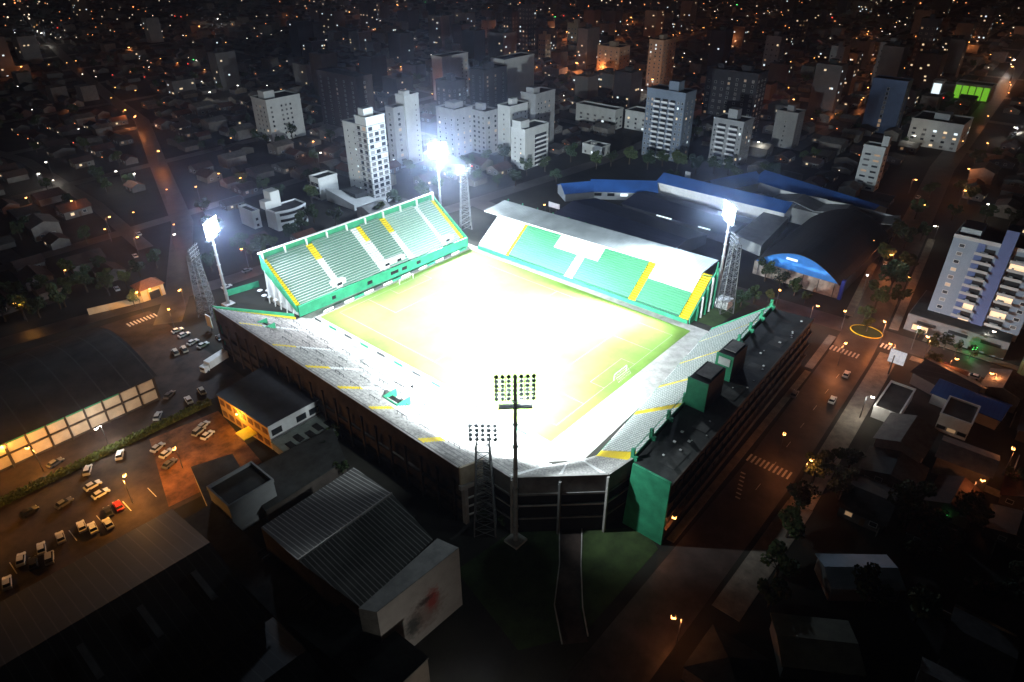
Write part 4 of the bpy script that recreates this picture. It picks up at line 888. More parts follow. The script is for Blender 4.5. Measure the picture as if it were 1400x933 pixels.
# big dark gabled roofs at the bottom left
gable('warehouse','very large dark gabled roof filling the bottom left corner','warehouse',(-172,27),(-88,24),42,9.6,14.5,m_cdark,m_dkroof)
gable('warehouse','second dark gabled roof below the large one at the bottom edge','warehouse',(-160,-6),(-88,-10),26,7.0,10.0,m_cdark,m_dkroof)
for i in range(7):
    x = -160+i*11; mb = MB(mat('roof_light_strip',(0.10,0.105,0.11),0.6,0.3,0.5)); mb.hexa([(x,12,12.05),(x+1.2,12,12.05),(x+1.2,20,13.9),(x,20,13.9)],[(x,12,12.3),(x+1.2,12,12.3),(x+1.2,20,14.1),(x,20,14.1)])
    tag(mb.build('rooflight', org=(x,12,12)),'%s translucent rooflight from left on the very large dark gabled roof' % ordinal(i),'rooflight','rooflights on the big dark roof')
# small buildings by the yellow yard
shed('small dark flat-roofed building beside the orange yard',[(G(x,y,5).x,G(x,y,5).y) for x,y in ((262,640),(318,622),(350,680),(290,705))],5,m_bitu,mat('cream_wall',(0.4,0.36,0.3),0.8,0.2,0.5),'outbuilding')
tower('outbuilding','plain grey cube-like block between the orange yard and the corrugated hall','building',-77.5,36,12,10,9,m_w2,cabin=False)
shed('low dark roof between the annex and the corrugated hall',[(-70,34),(-46,34),(-40,48),(-68,50)],4,m_bitu)
# lamp pole list etc follow
# gatehouse and long wall at the left
o = thing('gatehouse','yellow-lit gatehouse with a tiled hip roof at the left of the street','gatehouse',(-38,168,0))
v = G(212,408); gx,gy = v.x,v.y
mb = MB(mat('cream_render',(0.6,0.5,0.33),0.8,0.15,0.5)); mb.box(gx-4.5,gx+4.5,gy,gy+7,0,5); mb.build('wall', o)
light('POINT','gate_lamp',(gx-1,gy-2.5,4.2),500,(1,0.62,0.25),0.2,parent=o)
mb = MB(m_sod); mb.box(gx-1.3,gx-0.7,gy-0.5,gy-0.2,4.6,4.9); mb.build('gate_lamp', o)
mb = MB(mat('clay_tile',(0.30,0.12,0.06),0.85,0.3,1.5)); mb._add([(gx-5.2,gy-0.7,5),(gx+5.2,gy-0.7,5),(gx+5.2,gy+7.7,5),(gx-5.2,gy+7.7,5),(gx-2,gy+3.5,7.4),(gx+2,gy+3.5,7.4)],[(0,1,5,4),(1,2,5),(2,3,4,5),(3,0,4),(3,2,1,0)],0); mb.build('roof', o)
mb = MB(m_black); mb.box(gx-1.6,gx+2.6,gy-0.08,gy+0.1,0,3.2); mb.build('gate_opening', o)
mb = MB(mat('ochre_trim',(0.5,0.3,0.08),0.7,0)); mb.box(gx-2.1,gx-1.65,gy-0.3,gy-0.1,0,4); mb.box(gx+2.65,gx+3.1,gy-0.3,gy-0.1,0,4); mb.box(gx-2.1,gx+3.1,gy-0.3,gy-0.1,4,4.5); mb.build('gate_frame', o)
v1 = G(122,431); mb = MB(mat('cream_render',(0.6,0.5,0.33),0.8)); mb.wall((gx-4.6,gy+0.2),(v1.x,v1.y),0,2.7,0.35); tag(mb.build('boundary_wall', org=(v1.x,v1.y,0)),'long cream boundary wall running left from the gatehouse','wall')
# houses hand placed on the right
def modern(label,x0,y0,wx,wy,h,cat='house'):
    o = tower('white_house',label,cat,x0,y0,wx,wy,h,m_white,cx=fr(2),cy_=fr(3),cabin=False,lit=0.1,parapet=0.7,roofm=m_bitu,ww=2.2,wh=1.2); return o
modern('white modern flat-roofed house beside the bright street lamp',72,-73,17,7,3.6)
modern('white two-storey house behind the first white modern house',78,-90,11,8,5.4)
gable('house','house with a small blue roof behind the white modern houses','house',(96,-78),(94,-96),10,4,6.2,m_white,m_blue)
gable('house','dark-roofed house next to the lit billboard','house',(104,-72),(98,-88),12,4.5,7,m_w2,m_dkroof)
o = gable('shed','shed with a pale blue-grey two-pitch roof at the lower right','shed',(1,-77),(10.5,-88.5),8.5,4.6,5.8,m_w2,mat('pale_blue_roof',(0.34,0.42,0.50),0.6,0.2,0.2))
gable('house','plain dark olive-roofed house below the pale blue-grey shed','house',(-22,-76),(-14,-88),11,4.4,5.4,m_w2,mat('olive_roof',(0.14,0.14,0.10),0.8,0.3,0.3))
o = thing('house','house with a dark pyramid roof lit orange at its front, at the bottom edge','house',(-38,-68,0)); v = G(935,912,4)
mb = MB(mat('brick_wall',(0.28,0.12,0.07),0.85,0.3,1.5)); mb.box(v.x,v.x+12,v.y-12,v.y,0,4); mb.build('wall', o)
mb = MB(m_bitu); mb._add([(v.x-.2,v.y+.2,4),(v.x+12.4,v.y+.2,4),(v.x+12.4,v.y-12.4,4),(v.x-.2,v.y-12.4,4),(v.x+6,v.y-6,6.2)],[(0,1,4),(1,2,4),(2,3,4),(3,0,4),(3,2,1,0)],0); mb.build('roof', o)
# billboard
v = G(1214,512); o = thing('billboard','lit white billboard on a pole at the right-hand junction','billboard',(v.x,v.y,0))
mb = MB(m_steeld); mb.bar((v.x,v.y,0),(v.x,v.y,7.5),0.25); mb.build('pole', o)
mb = MB(m_steeld); mb.box(v.x-0.05,v.x+0.2,v.y-3.4,v.y+1.6,4.6,9.6); mb.build('backing', o)
mb = MB(mat('poster_lit',(0.5,0.5,0.5),0.5,0.9,0.45,emit=(0.85,0.88,0.95),es=0.55)); mb.box(v.x-0.12,v.x-0.06,v.y-3.3,v.y+1.5,4.7,9.5); mb.build('poster', o)
v = G(268,232+18); 
for lb,(px,py),cx_c in (('tall white vertical sign on a post behind the covered stand',(937,262),m_litw),):
    v = G(px,py); o = thing('sign_pylon',lb,'sign',(v.x,v.y,0)); mb = MB(m_steeld); mb.bar((v.x,v.y,0),(v.x,v.y,5),0.3); mb.build('pole', o); mb = MB(m_w2); mb.box(v.x,v.x+0.5,v.y-1.6,v.y+1.6,3,11); mb.build('panel', o)
v = G(756,292); o = thing('signboard','small white signboard above the ridge of the covered stand roof','sign',(v.x,v.y,0)); mb = MB(m_white); mb.box(v.x,v.x+0.3,v.y-4,v.y+3,3,5.6); mb.build('panel', o); mb = MB(m_steeld); mb.bar((v.x,v.y-2,0),(v.x,v.y-2,3),0.2); mb.bar((v.x,v.y+2,0),(v.x,v.y+2,3),0.2); mb.build('post', o)
v = G(286,440,4); o = thing('signboard','white portrait signboard at the foot of the left lattice tower','sign',(v.x,v.y,0)); mb = MB(m_white); mb.box(v.x-0.15,v.x+0.15,v.y-1.8,v.y+1.8,1.8,6.6); mb.build('panel', o); mb = MB(m_steeld); mb.bar((v.x+.2,v.y,0),(v.x+.2,v.y,1.9),0.2); mb.build('post', o)

# ================================================================ TREES
def leafmesh(kind, seed, nl=900, rx=3.2, rz=2.8):
    rnd = random.Random(seed); mb = MB(m_leaf[kind]); cl = []
    for i in range(11):
        a = rnd.uniform(0,6.28); r = rnd.uniform(0.15,0.8)*rx; cl.append((r*math.cos(a), r*math.sin(a), rnd.uniform(-0.5,0.9)*rz, rnd.uniform(0.9,1.7)))
    for i in range(nl):
        c = rnd.choice(cl); u = rnd.gauss(0,1),rnd.gauss(0,1),rnd.gauss(0,1); l = math.sqrt(sum(t*t for t in u)) or 1; r = c[3]*rnd.uniform(0.65,1.0)
        p = Vector((c[0]+u[0]/l*r, c[1]+u[1]/l*r, 5.2+c[2]+u[2]/l*r*0.8)); s = rnd.uniform(0.2,0.42)
        a = Vector((rnd.gauss(0,1),rnd.gauss(0,1),rnd.gauss(0,0.6))).normalized(); b_ = a.orthogonal().normalized()
        mb.quad(p+a*s,p+b_*s,p-a*s,p-b_*s)
    return mb
tproto = []
for k in range(4):
    o = bpy.data.objects.new('tree', None); C.objects.link(o); o['_o'] = (0.0,0.0,0.0)
    mb = MB(m_bark); mb.bar((0,0,0),(0.1,0,3.2),0.3,0.2,7)
    for i in range(5):
        a = i*1.26+k; mb.bar((0.1,0,2.6),(2*math.cos(a),2*math.sin(a),5.2+(i%2)),0.13,0.05,5)
    mb.build('trunk', o); leafmesh(k % 3, 11+k).build('crown', o); tproto.append(o)
tree_used = [False]*4; tree_n = 0
def place_tree(x, y, s, label, group, k=None):
    global tree_n
    k = tree_n % 4 if k is None else k; tree_n += 1
    if not tree_used[k]: o = tproto[k]; tree_used[k] = True
    else: o = copy_tree(tproto[k])
    o.location = (x,y,0); o.scale = (s*random.uniform(0.9,1.15),s*random.uniform(0.9,1.15),s*random.uniform(0.85,1.1)); o.rotation_euler = (0,0,random.uniform(0,6.28))
    tag(o,label,'tree',group); return o
def tree_zone(pts, base_label, group):
    pts = sorted(pts, key=lambda p: p[0])
    for i,(px,py,s) in enumerate(pts):
        v = G(px,py); place_tree(v.x,v.y,s, '%s tree from the left %s' % (ordinal(i), base_label), group)
tree_zone([(60,405,1.2),(90,420,1.1),(120,400,1.3),(150,405,1.1),(175,395,1.0),(140,375,1.0),(55,435,1.0),(30,415,1.2),(95,380,1.0),(8,440,1.2),(185,420,0.8)],'in the dark grove behind the long cream boundary wall','trees behind the cream wall')
tree_zone([(1195,425,1.3),(1215,400,1.5),(1235,375,1.4),(1205,365,1.3),(1180,440,0.9),(1235,340,1.3),(1258,330,1.1),(1225,420,1.0),(1250,300,1.2),(1270,270,1.2),(1220,330,1.2)],'between the gymnasium and the pale blue tower','trees along the avenue by the gymnasium')
tree_zone([(1045,385,1.1),(1065,395,1.0),(1085,405,1.0),(1030,415,0.8),(1012,420,0.9),(1050,412,0.6),(1100,415,0.6)],'between the right lattice tower and the gymnasium','trees beside the gymnasium front')
tree_zone([(1270,480,0.7),(1290,478,0.8),(1305,485,0.6),(1325,490,0.6),(1255,462,0.5)],'in the garden in front of the pale blue tower','garden trees under the pale blue tower')
tree_zone([(885,232,1.4),(905,228,1.3),(925,235,1.5),(950,240,1.4),(975,238,1.3),(995,240,1.2),(860,225,1.3),(835,228,1.3),(815,232,1.2),(780,222,1.2),(920,255,1.2),(1005,250,1.2)],'below the large blue-grey balconied tower','trees under the balconied towers')
tree_zone([(665,225,1.2),(690,222,1.3),(640,232,1.2),(720,240,1.2),(745,235,1.2),(705,255,1.2),(560,240,1.2),(400,190,1.2),(410,178,1.2),(385,205,1.1),(760,250,1.1),(600,262,1.1),(580,270,1.1)],'round the pale towers at the top centre','trees round the pale towers')
tree_zone([(1110,660,1.2),(1130,645,1.0),(1090,700,1.2),(1145,680,1.2),(1075,735,1.1),(1060,790,1.2),(1160,640,0.9),(1050,830,1.0),(1240,700,1.2),(1275,760,1.3),(1320,720,1.2),(1180,830,1.2),(1250,850,1.3),(1340,830,1.2)],'among the dark houses at the lower right','trees at the lower right')
tree_zone([(450,560,0.7),(460,600,0.7),(452,620,0.6),(660,715,0.6),(640,690,0.7),(690,720,0.5),(560,930,0.8),(470,650,0.6)],'along the foot of the long terrace wall','trees under the terrace wall')
place_tree(123,-49,0.75,'lone small tree on the round traffic island','tree')
tree_zone([(330,345,1.2),(345,355,1.1),(360,345,1.1),(300,325,1.1),(400,330,1.1),(430,305,1.1),(460,310,1.2),(540,285,1.1),(520,300,1.2)],'in the dark ground behind the steep open stand','trees behind the steep open stand')
# hedge
o = thing('hedge','long clipped hedge between the parking lot and the warehouse yard','hedge',(-55,91,0))
mb = MB(m_hedge); rnd = random.Random(3)
mb.wall((-130,91.5),(-55,91.2),0,1.3,1.3); mb.build('core', o); mb = MB(m_hedge)
for i in range(5200):
    p = Vector((rnd.uniform(-131,-54.5),91.35+rnd.uniform(-1.15,1.15),rnd.uniform(0.2,1.9))); s = rnd.uniform(0.16,0.34); a = Vector((rnd.gauss(0,1),rnd.gauss(0,1),rnd.gauss(0,1))).normalized(); b_ = a.orthogonal(); mb.quad(p+a*s,p+b_*s,p-a*s,p-b_*s)
mb.build('foliage', o)

# ================================================================ VEHICLES
def carproto(body, kind='car'):
    o = bpy.data.objects.new('parked_car', None); C.objects.link(o); o['_o'] = (0.0,0.0,0.0)
    L, Wd = 4.2, 1.75; mb = MB(body)
    prof = [(-2.1,0.35),(-2.1,0.85),(-1.6,0.98),(1.0,0.95),(2.0,0.78),(2.1,0.35)]
    n = len(prof); vs = []
    for s_ in (-1,1): vs += [(x,s_*Wd/2,z) for x,z in prof]
    mb._add(vs,[tuple(range(n)),tuple(range(2*n-1,n-1,-1))]+[(i,(i+1)%n,n+(i+1)%n,n+i) for i in range(n)],0); mb.build('body', o)
    t0,t1 = (-1.75,0.95) if kind == 'car' else (-2.0,1.4); hz = 1.45 if kind == 'car' else 1.8
    mb = MB(m_glass, body); a = [(t0,-0.8,0.95),(t1,-0.8,0.95),(t1,0.8,0.95),(t0,0.8,0.95)]; c = [(t0+0.45,-0.65,hz),(t1-0.75,-0.65,hz),(t1-0.75,0.65,hz),(t0+0.45,0.65,hz)]
    mb.hexa(a,c,0); mb.hexa([(v[0],v[1],hz+0.002) for v in c],[(v[0],v[1],hz+0.05) for v in c],1); mb.build('cabin', o)
    for x in (-1.3,1.3):
        for s_ in (-1,1): mb = MB(m_black); mb.bar((x,s_*0.72,0.32),(x,s_*0.92,0.32),0.33,n=10); mb.build('wheel', o)
    for s_ in (-1,1): mb = MB(m_white); mb.box(2.0,2.12,s_*0.62-0.2,s_*0.62+0.2,0.6,0.78); mb.build('headlight', o)
    return o
def paint(nm, c): return mat('car_paint_'+nm, c, 0.3, 0, spec=0.6)
cols = {'white':(0.8,0.8,0.78),'silver':(0.55,0.56,0.57),'black':(0.02,0.02,0.022),'red':(0.35,0.015,0.02),'pale':(0.5,0.48,0.42),'grey':(0.12,0.12,0.13)}
cp = {k: carproto(paint(k,c), 'van' if k == 'pale' else 'car') for k,c in cols.items()}; cused = {k:False for k in cp}
def car(px, py, col, head, label, group):
    o = cp[col] if not cused[col] else copy_tree(cp[col]); cused[col] = True
    v = G(px,py,0.6); o.location = (v.x,v.y,0.06); o.rotation_euler = (0,0,math.radians(head)); tag(o,label,'car',group)
lot = [(10,797,'white',75),(29,765,'white',70),(57,750,'white',75),(83,735,'silver',80),(68,763,'pale',72),(112,720,'white',80),(127,722,'white',82),(148,716,'silver',85),(162,692,'red',85),(88,688,'grey',10),(138,675,'white',5),(127,664,'white',5),(120,643,'silver',60),(164,622,'white',60),(148,700,'black',80),(46,770,'black',75),(216,612,'silver',20),(228,620,'white',20),(232,634,'grey',20),(272,590,'pale',20),(284,595,'white',20),(278,582,'silver',20),(40,700,'black',10)]
lot.sort(key=lambda c: c[0])
for i,(px,py,c,h) in enumerate(lot): car(px,py,c,h,'%s %s car from the left in the orange-lit parking lot' % (ordinal(sum(1 for a in lot[:i] if a[2] == c)), c),'cars in the orange-lit lot')
yard = [(243,452,'white',0),(252,458,'silver',0),(240,482,'pale',80),(252,478,'pale',80),(264,468,'silver',10),(278,472,'silver',10),(258,547,'white',80),(276,535,'pale',80),(216,569,'silver',50),(76,633,'grey',15),(300,462,'black',80),(305,450,'grey',60),(232,540,'grey',30)]
yard.sort(key=lambda c: c[0])
for i,(px,py,c,h) in enumerate(yard): car(px,py,c,h,'%s %s car from the left in the dark yard by the panelled warehouse' % (ordinal(sum(1 for a in yard[:i] if a[2] == c)), c),'cars in the dark yard')
strt = [(1157,512,'silver',5),(1138,547,'white',5),(1086,539,'grey',5),(1210,360,'white',5),(1216,300,'silver',5),(185,350,'white',80),(160,395,'silver',80),(1290,500,'red',90),(1330,515,'white',90),(1185,310,'grey',0),(190,320,'silver',80),(1255,270,'white',0),(310,392,'silver',0),(338,370,'grey',0)]
for i,(px,py,c,h) in enumerate(sorted(strt, key=lambda c: c[0])): car(px,py,c,h,'%s car from the left driving on the streets round the stadium' % ordinal(i),'cars on the streets')
# truck
v = G(296,500); o = thing('box_truck','white box truck parked in the yard beside the stadium wall','truck',(v.x,v.y,0))
o['_o'] = (0.0,0.0,0.0); o.rotation_euler = (0,0,math.radians(195))
mb = MB(m_white); mb.box(-4.6,3.4,-1.25,1.25,1.0,3.6); mb.build('cargo_box', o); mb = MB(m_white); mb.box(3.6,5.6,-1.15,1.15,0.6,2.7); mb.build('cab', o)
mb = MB(m_glass); mb.box(5.5,5.66,-1.0,1.0,1.6,2.4); mb.build('windscreen', o); mb = MB(m_steeld); mb.box(-4.4,5.2,-0.5,0.5,0.5,0.98); mb.build('chassis', o)
for x in (-3.4,-2.3,4.4):
    for s_ in (-1,1): mb = MB(m_black); mb.bar((x,s_*0.85,0.5),(x,s_*1.2,0.5),0.5,n=10); mb.build('wheel', o)
# parasols beside the end stand
for i,(px,py) in enumerate(((357,404),(363,411),(371,413),(379,417),(388,419),(396,421),(404,424),(368,404),(384,410))):
    v = G(px,py); o = thing('parasol','%s white parasol from the left in the cluster beside the open stand' % ordinal(i),'parasol',(v.x,v.y,0),'white parasols by the open stand')
    mb = MB(m_white); pts = [(v.x+1.15*math.cos(a*math.pi/4),v.y+1.15*math.sin(a*math.pi/4),2.3) for a in range(8)]
    mb._add(pts+[(v.x,v.y,2.9)],[(a,(a+1)%8,8) for a in range(8)],0); mb.build('canopy', o); mb = MB(m_steeld); mb.bar((v.x,v.y,0),(v.x,v.y,2.9),0.05); mb.build('pole', o)
mb = MB(m_green); a = G(312,405); b_ = G(355,392); mb.wall((a.x,a.y),(b_.x,b_.y),0,2.6,0.3); tag(mb.build('fence', org=(a.x,a.y,0)),'short green fence beside the left floodlight mast','fence')

# ================================================================ STREET LAMPS
SOD = (1.0,0.30,0.09); SODY = (1.0,0.40,0.06); LED = (1.0,0.93,0.80)
def lampproto(headmat):
    o = bpy.data.objects.new('street_lamp', None); C.objects.link(o); o['_o'] = (0.0,0.0,0.0)
    mb = MB(m_steeld); mb.bar((0,0,0),(0,0,8),0.11,0.07); mb.bar((0,0,8),(1.4,0,8.4),0.06,0.05); mb.build('pole', o)
    mb = MB(m_steeld, headmat); mb.box(1.2,2.0,-0.18,0.18,8.36,8.55); mb.box(1.15,2.05,-0.32,0.32,8.0,8.34,1); mb.build('lamp_head', o)
    return o
LP = {'o':lampproto(m_sod),'w':lampproto(m_led)}; lused = {'o':False,'w':False}
def lamp(x, y, kind, label, group, real=0, s=1.0, yc=False):
    o = LP[kind] if not lused[kind] else copy_tree(LP[kind]); lused[kind] = True
    o.location = (x,y,0); o.rotation_euler = (0,0,random.uniform(0,6.28)); o.scale = (s,s,s); tag(o,label,'street lamp',group)
    if real:
        l = light('POINT','lamp_light',(x,y,8.0*s-0.6),real,(SODY if yc else SOD) if kind == 'o' else LED,0.25)
        l.parent = o; l.matrix_parent_inverse = (Matrix.Translation((x,y,0)) @ Matrix.Rotation(o.rotation_euler.z,4,'Z') @ Matrix.Scale(s,4)).inverted()
near = [(182,688,'o',13000),(-30,745,'o',3000),(640,1010,'w',4200),(1175,572,'w',3200),(1095,664,'o',1800),(1320,690,'o',900),(1190,352,'o',3000),(1215,372,'o',2600),(1236,402,'o',3200),(1178,404,'w',700),(1245,478,'w',1400),(1202,470,'o',6500),(1262,492,'o',4200),(1150,450,'o',2600),(1105,445,'o',3000),(1060,420,'o',1600),(1275,332,'w',800),(196,428,'o',9000),(255,420,'o',5500),(240,452,'o',2500),(38,440,'o',1500),(152,320,'o',1600),(190,348,'o',1500),(45,290,'o',1400),(240,345,'w',700),(110,295,'o',1000),(340,365,'o',1200),(925,880,'o',1100),(907,738,'o',700),(1145,500,'o',4200),(1290,520,'o',2200),(1350,540,'o',1500),(1390,520,'o',1500),(1310,280,'o',2400),(1320,250,'o',2400),(1345,215,'o',1800),(1215,500,'o',2500),(1065,620,'o',700),(1345,300,'w',900),(1255,300,'o',1500),(1242,265,'o',1200),(745,300,'o',900),(335,262,'o',1500),(300,258,'o',1400),(60,645,'o',7000),(-40,665,'o',7000),(150,612,'w',6500),(20,640,'o',1500),(250,640,'o',4500),(1340,480,'w',600),(1370,650,'o',900)]
for i,(px,py,k,pw) in enumerate(sorted(near)):
    v = G(px,py); lamp(v.x,v.y,k,'%s %s street lamp from the left among those near the stadium' % (ordinal(i), {'o':'orange','w':'white'}[k]),'street lamps near the stadium',pw,yc=(px < 260 and py > 400))
mb = MB(m_grn); v = G(1332,476,2); mb.box(v.x-0.5,v.x+0.5,v.y-0.8,v.y+0.8,1.2,2.2); tag(mb.build('garden_light', org=(v.x,v.y,1)),'bright green garden light in front of the pale blue tower','light')
light('POINT','green_glow',(v.x-1,v.y,3),160,(0.1,1,0.25),0.4)

# ================================================================ THE TOWN
ex = [(-200,-2500,136,200),(136,-110,260,130),(-60,165,70,215)]   # x0,y0,x1,y1
def blocked(x, y, m=7):
    if x < 140 and -58 < y < 160 and x > -140: return True
    if y > -66 and y < 190 and -150 < x < -30: return True
    if x < 136 and y >= -66 and y < 168: return True
    if 136 <= x < 262 and -64 < y < 132: return True
    for pts,wd in ((R_AV,16),(R_CR,13),(R_BK,11),(R_LA,12),(R_LB,9)):
        for i in range(len(pts)-1):
            ax_,ay_ = pts[i]; bx_,by_ = pts[i+1]; dx,dy = bx_-ax_,by_-ay_; L_ = dx*dx+dy*dy; t_ = max(0,min(1,((x-ax_)*dx+(y-ay_)*dy)/L_))
            if math.hypot(ax_+dx*t_-x, ay_+dy*t_-y) < wd/2+m: return True
    for (a0,b0,a1,b1) in TB:
        if a0-m < x < a1+m and b0-m < y < b1+m: return True
    return False
TB = [(121,333,147,351),(76,184,106,226),(138,225,160,236),(193,186,220,224),(184,164,210,180),(220,186,244,202),(278,330,312,346),(290,275,330,292),(260,268,290,286),(213,253,231,273),(168,298,186,346),(176,214,196,234),(256,102,273,132),(270,70,288,93),(328,58,347,116),(434,264,455,292),(438,223,464,241),(407,20,423,46),(278,-6,290,10),(294,148,322,212),(235,144,248,163),(390,-22,420,12),(30,190,56,220),(134,-106,160,-58),(70,-94,100,-66),(-8,-98,18,-72),(-30,-92,-6,-72),(gx-8,gy-4,gx+8,gy+10)]
TB += EXTRA
rmats = [mat('tile_roof_brown',(0.06,0.035,0.028),0.85,0.4,0.6),mat('tile_roof_grey',(0.05,0.05,0.048),0.85,0.4,0.6),mat('fibre_roof',(0.12,0.12,0.115),0.85,0.4,0.5),mat('tile_roof_red',(0.08,0.03,0.018),0.85,0.4,0.6)]
rname = ['brown','grey','pale grey','red-brown']
wmats = [mat('house_wall_a',(0.16,0.15,0.135),0.85,0.3,0.5),mat('house_wall_b',(0.09,0.085,0.08),0.85,0.3,0.5)]
hcand = []
rnd = random.Random(21)
def lots():
    yb = -420
    for bx in range(-190, 1500, 19):
        for by in range(-420, 1660, 17):
            x = bx+rnd.uniform(-2.5,2.5); y = by+rnd.uniform(-2,2)
            if (x-200+4) % 95 < 9 or (y-250+4) % 95 < 9: continue
            if rnd.random() < 0.20: continue
            if not inview(x,y,4,25) or blocked(x,y): continue
            yield x,y
def dense():
    for bx in range(-58, 176, 15):
        for by in range(-190, -66, 14):
            x = bx+rnd.uniform(-2,2); y = by+rnd.uniform(-1.5,1.5)
            if rnd.random() < 0.12 or not inview(x,y,3,25) or blocked(x,y,6.5) or (115 < x < 133): continue
            yield x,y
hcand = sorted([p_ for p_ in lots() if not (-60 < p_[0] < 180 and -195 < p_[1] < -62)]+list(dense()), key=lambda p: (Vector((p[0],p[1],0))-CAM).length)
def hprofile(mb, x, y, wx, wy, h, hr, rz=0, kr=1, kw=0, cr=1.0):
    c, s_ = math.cos(rz), math.sin(rz)
    T = lambda a,b_,z_: (x+a*c-b_*s_, y+a*s_+b_*c, z_)
    X_,Y_ = wx/2,wy/2
    mb._add([T(-X_,-Y_,0),T(X_,-Y_,0),T(X_,Y_,0),T(-X_,Y_,0),T(-X_,-Y_,h),T(X_,-Y_,h),T(X_,Y_,h),T(-X_,Y_,h),T(-X_,0,hr),T(X_,0,hr)],[(0,1,5,4),(2,3,7,6),(1,2,6,9,5),(3,0,4,8,7)],kw)
    e = 0.5; z_ = h-0.2
    mb._add([T(-X_-e,-Y_-e,z_),T(X_+e,-Y_-e,z_),T(X_+e,0,hr+0.12),T(-X_-e,0,hr+0.12),T(-X_-e,Y_+e,z_),T(X_+e,Y_+e,z_)],[(0,1,2,3),(3,2,5,4)],kr)
# house prototypes
def houseproto(k):
    o = bpy.data.objects.new('house', None); C.objects.link(o); o['_o'] = (0.0,0.0,0.0)
    wx,wy,h,hr = [(11,9,3.4,5.4),(9,12,3.2,4.6),(12,10,5.8,7.4),(10,8,3.2,5.0)][k]
    full = MB(wmats[k%2]); 
    X_,Y_ = wx/2,wy/2; full._add([(-X_,-Y_,0),(X_,-Y_,0),(X_,Y_,0),(-X_,Y_,0),(-X_,-Y_,h),(X_,-Y_,h),(X_,Y_,h),(-X_,Y_,h),(-X_,0,hr),(X_,0,hr)],[(0,1,5,4),(2,3,7,6),(1,2,6,9,5),(3,0,4,8,7)],0); full.build('wall', o)
    e = 0.6; mb = MB(rmats[k]); mb._add([(-X_-e,-Y_-e,h-.2),(X_+e,-Y_-e,h-.2),(X_+e,0,hr+.15),(-X_-e,0,hr+.15),(-X_-e,Y_+e,h-.2),(X_+e,Y_+e,h-.2)],[(0,1,2,3),(3,2,5,4)],0); r = mb.build('roof', o)
    inst(win('x',1.4,1.1,0),'window',o,(-X_,-2,1.2)); inst(win('x',1.4,1.1,0),'window',o,(-X_,2,1.2)); inst(win('y',1.4,1.1,1 if k == 0 else 0),'window',o,(-2.4,-Y_,1.2)); inst(win('y',1.4,1.1,0),'window',o,(2.6,-Y_,1.2))
    mb = MB(mat('door_wood',(0.10,0.06,0.03),0.7,0)); mb.box(0,1,-Y_-0.06,-Y_+0.05,0,2.1); mb.build('door', o); return o
hp = [houseproto(k) for k in range(4)]; hu = [False]*4
def zone(px, py):
    if py > 640 and px > 900: return 'lower right'
    if px > 1100: return 'right side' if py > 250 else 'upper right'
    if px < 330: return 'left side' if py > 250 else 'upper left'
    return 'behind the stadium' if py > 200 else 'top centre'
NH = 292; hs = []
for x,y in hcand[:NH]:
    k = rnd.choice((0,0,1,1,2,3)); hs.append((x,y,k))
zs = {}
for x,y,k in hs:
    px,py = PR((x,y,3)); zs.setdefault((k,zone(px,py)),[]).append((px,x,y))
for (k,zn),lst in zs.items():
    lst.sort()
    for i,(px,x,y) in enumerate(lst):
        o = hp[k] if not hu[k] else copy_tree(hp[k]); hu[k] = True
        o.location = (x,y,0); s_ = rnd.uniform(0.85,1.2); o.scale = (s_,s_,s_); o.rotation_euler = (0,0,rnd.choice((0,1.5708,3.1416,4.712))+rnd.uniform(-0.06,0.06))
        nm = ['brown-roofed low house','long grey-roofed house','two-storey pale-roofed house','small red-roofed house'][k]
        tag(o,'%s %s from left, %s' % (ordinal(i),nm,zn),'house','dark houses round the stadium')
mb = MB(wmats[0],*rmats,m_lit,m_litw)
for x,y in hcand[NH:]:
    big = rnd.random()
    if big < 0.10: mb.box(x-6,x+6,y-6,y+6,0,rnd.uniform(7,13),0)
    else: hprofile(mb,x,y,rnd.uniform(9,13),rnd.uniform(8,12),3.3,rnd.uniform(4.6,5.6),rnd.choice((0,1.5708)),rnd.choice((1,2,3,4,2)))
tag(mb.build('far_houses'),'dark far-off houses filling the town up to the horizon','houses',kind='stuff')
gw = []
for i in range(34):
    v = G(rnd.uniform(1080,1400),rnd.uniform(520,920)); 
    if v.y > -68 or blocked(v.x,v.y,3): continue
    gw.append((v.x,v.y))
gw.sort(key=lambda p_: PR((p_[0],p_[1],0))[0])
for i,(x,y) in enumerate(gw):
    mb = MB(mat('garden_wall_render',(0.3,0.29,0.26),0.85,0.4,0.6)); L_ = rnd.uniform(4,9)
    if rnd.random() < 0.5: mb.box(x,x+L_,y,y+0.2,0,2.0)
    else: mb.box(x,x+0.2,y,y+L_,0,2.0)
    tag(mb.build('garden_wall', org=(x,y,0)),'%s pale garden wall from left, among the dark houses at lower right' % ordinal(i),'wall','garden walls at the lower right')
tt = []
for i in range(420):
    px = rnd.uniform(0,1400); py = rnd.uniform(90,470) if rnd.random() < 0.75 else rnd.uniform(470,900); v = G(px,py)
    if blocked(v.x,v.y,3) or (v.x < 140 and v.y < -195): continue
    if len(tt) < 150 and all(math.hypot(v.x-a,v.y-b_) > 6 for a,b_ in tt): tt.append((v.x,v.y))
zt = {}
for x,y in tt: zt.setdefault(zone(*PR((x,y,3))),[]).append((PR((x,y,3))[0],x,y))
for zn,lst in zt.items():
    lst.sort()
    for i,(px,x,y) in enumerate(lst): place_tree(x,y,rnd.uniform(0.8,1.3),'%s dark garden tree from left between the houses, %s' % (ordinal(i),zn),'garden trees of the town')
